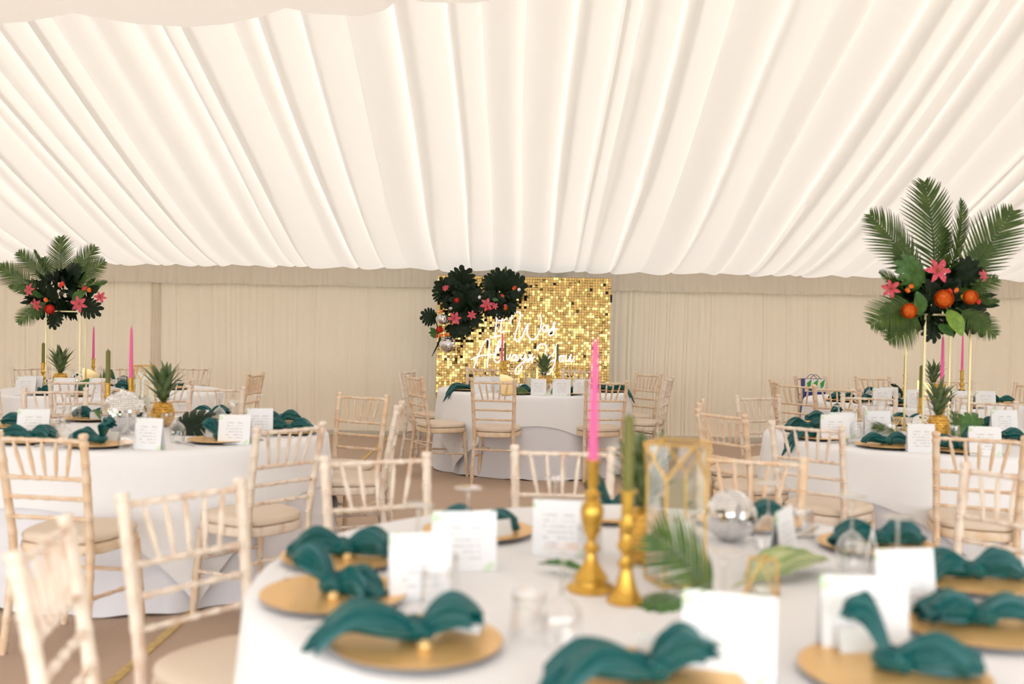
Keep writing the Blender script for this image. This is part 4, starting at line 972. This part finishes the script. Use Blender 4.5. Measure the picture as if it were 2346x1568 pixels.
A.leaf('palm_frond', F1, z8(1000, 170), z8(1015, 55), -.05, -.05, wide=1.2)
for a, c in (((210, 850), (130, 770)), ((200, 840), (110, 830)), ((210, 880), (130, 860)), ((230, 360), (190, 360)), ((800, 460), (730, 470)), ((860, 440), (930, 450)), ((1000, 420), (960, 400))): A.leaf('leaf', ME['ov']['g'], z8(*a), z8(*c), -.08, -.12)
obj('stem', mk('stem', M_mon, lambda b: (b.tube([A.pt(*z8(*q), -.04) for q in ((250, 880), (225, 960), (185, 1040), (150, 1108))], [.012, .012, .008, .003], 6), b.tube([A.pt(*z8(*q), -.04) for q in ((180, 660), (210, 740), (225, 850))], .006, 6))), A.e)
A.filler(*z8(540, 440), 40, 34, 60, 7, L=.12); A.filler(*z8(950, 380), 32, 34, 50, 8, L=.12); A.filler(*z8(420, 620), 16, 30, 25, 9, L=.10)
for x, y, r in ((785, 505, .085), (412, 665, .085), (615, 625, .06), (305, 310, .04), (885, 520, .045)): A.lily(*z8(x, y), r, -.2, (random.uniform(-.3, .3), -1, .1), random.uniform(0, 1))
for k, x, y, r in (('r', 240, 795, .04), ('r', 440, 450, .032), ('r', 800, 540, .032), ('o', 1010, 545, .025)): A.bloom('ranunculus', ME['ran'][k], *z8(x, y), r, -.2)
for k, x, y in (('o', 270, 590), ('o', 330, 860), ('o', 270, 870), ('r', 210, 880), ('r', 1120, 290), ('o', 1100, 320), ('p', 320, 305), ('r', 985, 400), ('o', 300, 850), ('p', 1020, 520), ('r', 590, 620), ('r', 300, 330)): A.bloom('blossom', ME['small'][k], *z8(x, y), .028, -.2)
for x, y, r, l in ((273, 675, 62, 'mirror ball hung midway down the garland on the sequin wall'), (330, 972, 90, 'largest mirror ball hung at the tail of the garland on the sequin wall'), (372, 545, 26, 'tiny mirror ball above the pink lily in the garland'), (708, 418, 26, 'tiny mirror ball in the middle of the garland'), (1168, 330, 26, 'tiny mirror ball at the right end of the garland')):
    c = PY(*z8(x, y), YP - .16 - r / 1000); ball(c, r / 5.1 * c.y / F, l, 26 if r > 60 else 14)

# ------------------------------------------------------------------ small things
def bag(p, rz, w_, d, h, label, name, front, side, fill):
    e = empty(name, p, rz); tag(e, label, 'gift bag')
    obj('front_panel', mk('front_panel', front, lambda b: b.box((0, -d / 2, h / 2), (w_, .003, h)), False), e); obj('back_panel', mk('back_panel', front, lambda b: b.box((0, d / 2, h / 2), (w_, .003, h)), False), e)
    for s_ in (-1, 1): obj('side_panel', mk('side_panel', side, lambda b: b.box((s_ * w_ / 2, 0, h / 2), (.003, d, h)), False), e)
    obj('base', mk('base', side, lambda b: b.box((0, 0, .002), (w_, d, .004)), False), e)
    for s_ in (-1, 1): obj('handle', mk('handle', side, lambda b: b.tube([(x * w_, s_ * d / 2, h + .045 * math.sin(PI * (x + .25) * 2)) for x in (-.25, -.18, -.08, .0, .08, .18, .25)], .003, 6)), e)
    return e
c = CHAIRS['limewashed spindle-back chair at the back left of ' + t2].location; p = Vector((c.x - .07, c.y, .505))
e = bag(p, .5, .2, .1, .2, 'purple gift bag stuffed with orange tissue on a chair', 'gift_bag', M_purple, M_magenta, None)
obj('tissue', mk('tissue', M_tissue, lambda b: b.grid(lambda u, v: ((u - .5) * .18, (v - .5) * .09, .19 + .09 * math.sin(u * 3.1) * math.sin(v * 3.1) + .02 * math.sin(u * 19) * math.sin(v * 13)), 12, 8)), e)
c = CHAIRS['limewashed spindle-back chair at the back left, holding the gift bag, of ' + t6].location; p = Vector((c.x - .13, c.y + .02, .505))
e = bag(p, .1, .22, .1, .40, 'blue gift bag with a green leaf print on a chair', 'gift_bag', M_blue, M_blue, None)
obj('white_band', mk('white_band', M_bagw, lambda b: b.box((0, -.0525, .335), (.219, .002, .13)), False), e, None)
for k in range(3): obj('leaf_print', mk('leaf_print', M_baggreen, lambda b: b.add([(-.08 + k * .07, -.0545, .30), (-.05 + k * .07, -.0545, .33), (-.04 + k * .07, -.0545, .40), (-.09 + k * .07, -.0545, .36)], [(0, 1, 2, 3)]), False), e)
for k in range(2): obj('ink_mark', mk('ink_mark', M_ink, lambda b: b.box((-.05 + k * .1, -.0545, .29), (.05, .001, .018)), False), e)
obj('teal_band', mk('teal_band', M_teal, lambda b: b.box((0, -.0525, .02), (.219, .002, .035)), False), e)
p = PY(1283, 625, YB - .09)
e = empty('emergency_light', p); tag(e, 'small white emergency light box above the sequin wall', 'light fitting')
obj('housing', mk('housing', M_white, lambda b: b.box((0, 0, .03), (.09, .06, .05)), False), e); obj('diffuser', mk('diffuser', M_pane, lambda b: b.box((0, 0, -.05), (.1, .012, .1)), False), e); obj('lens', mk('lens', M_black, lambda b: b.box((-.01, -.031, .045), (.05, .004, .014)), False), e)
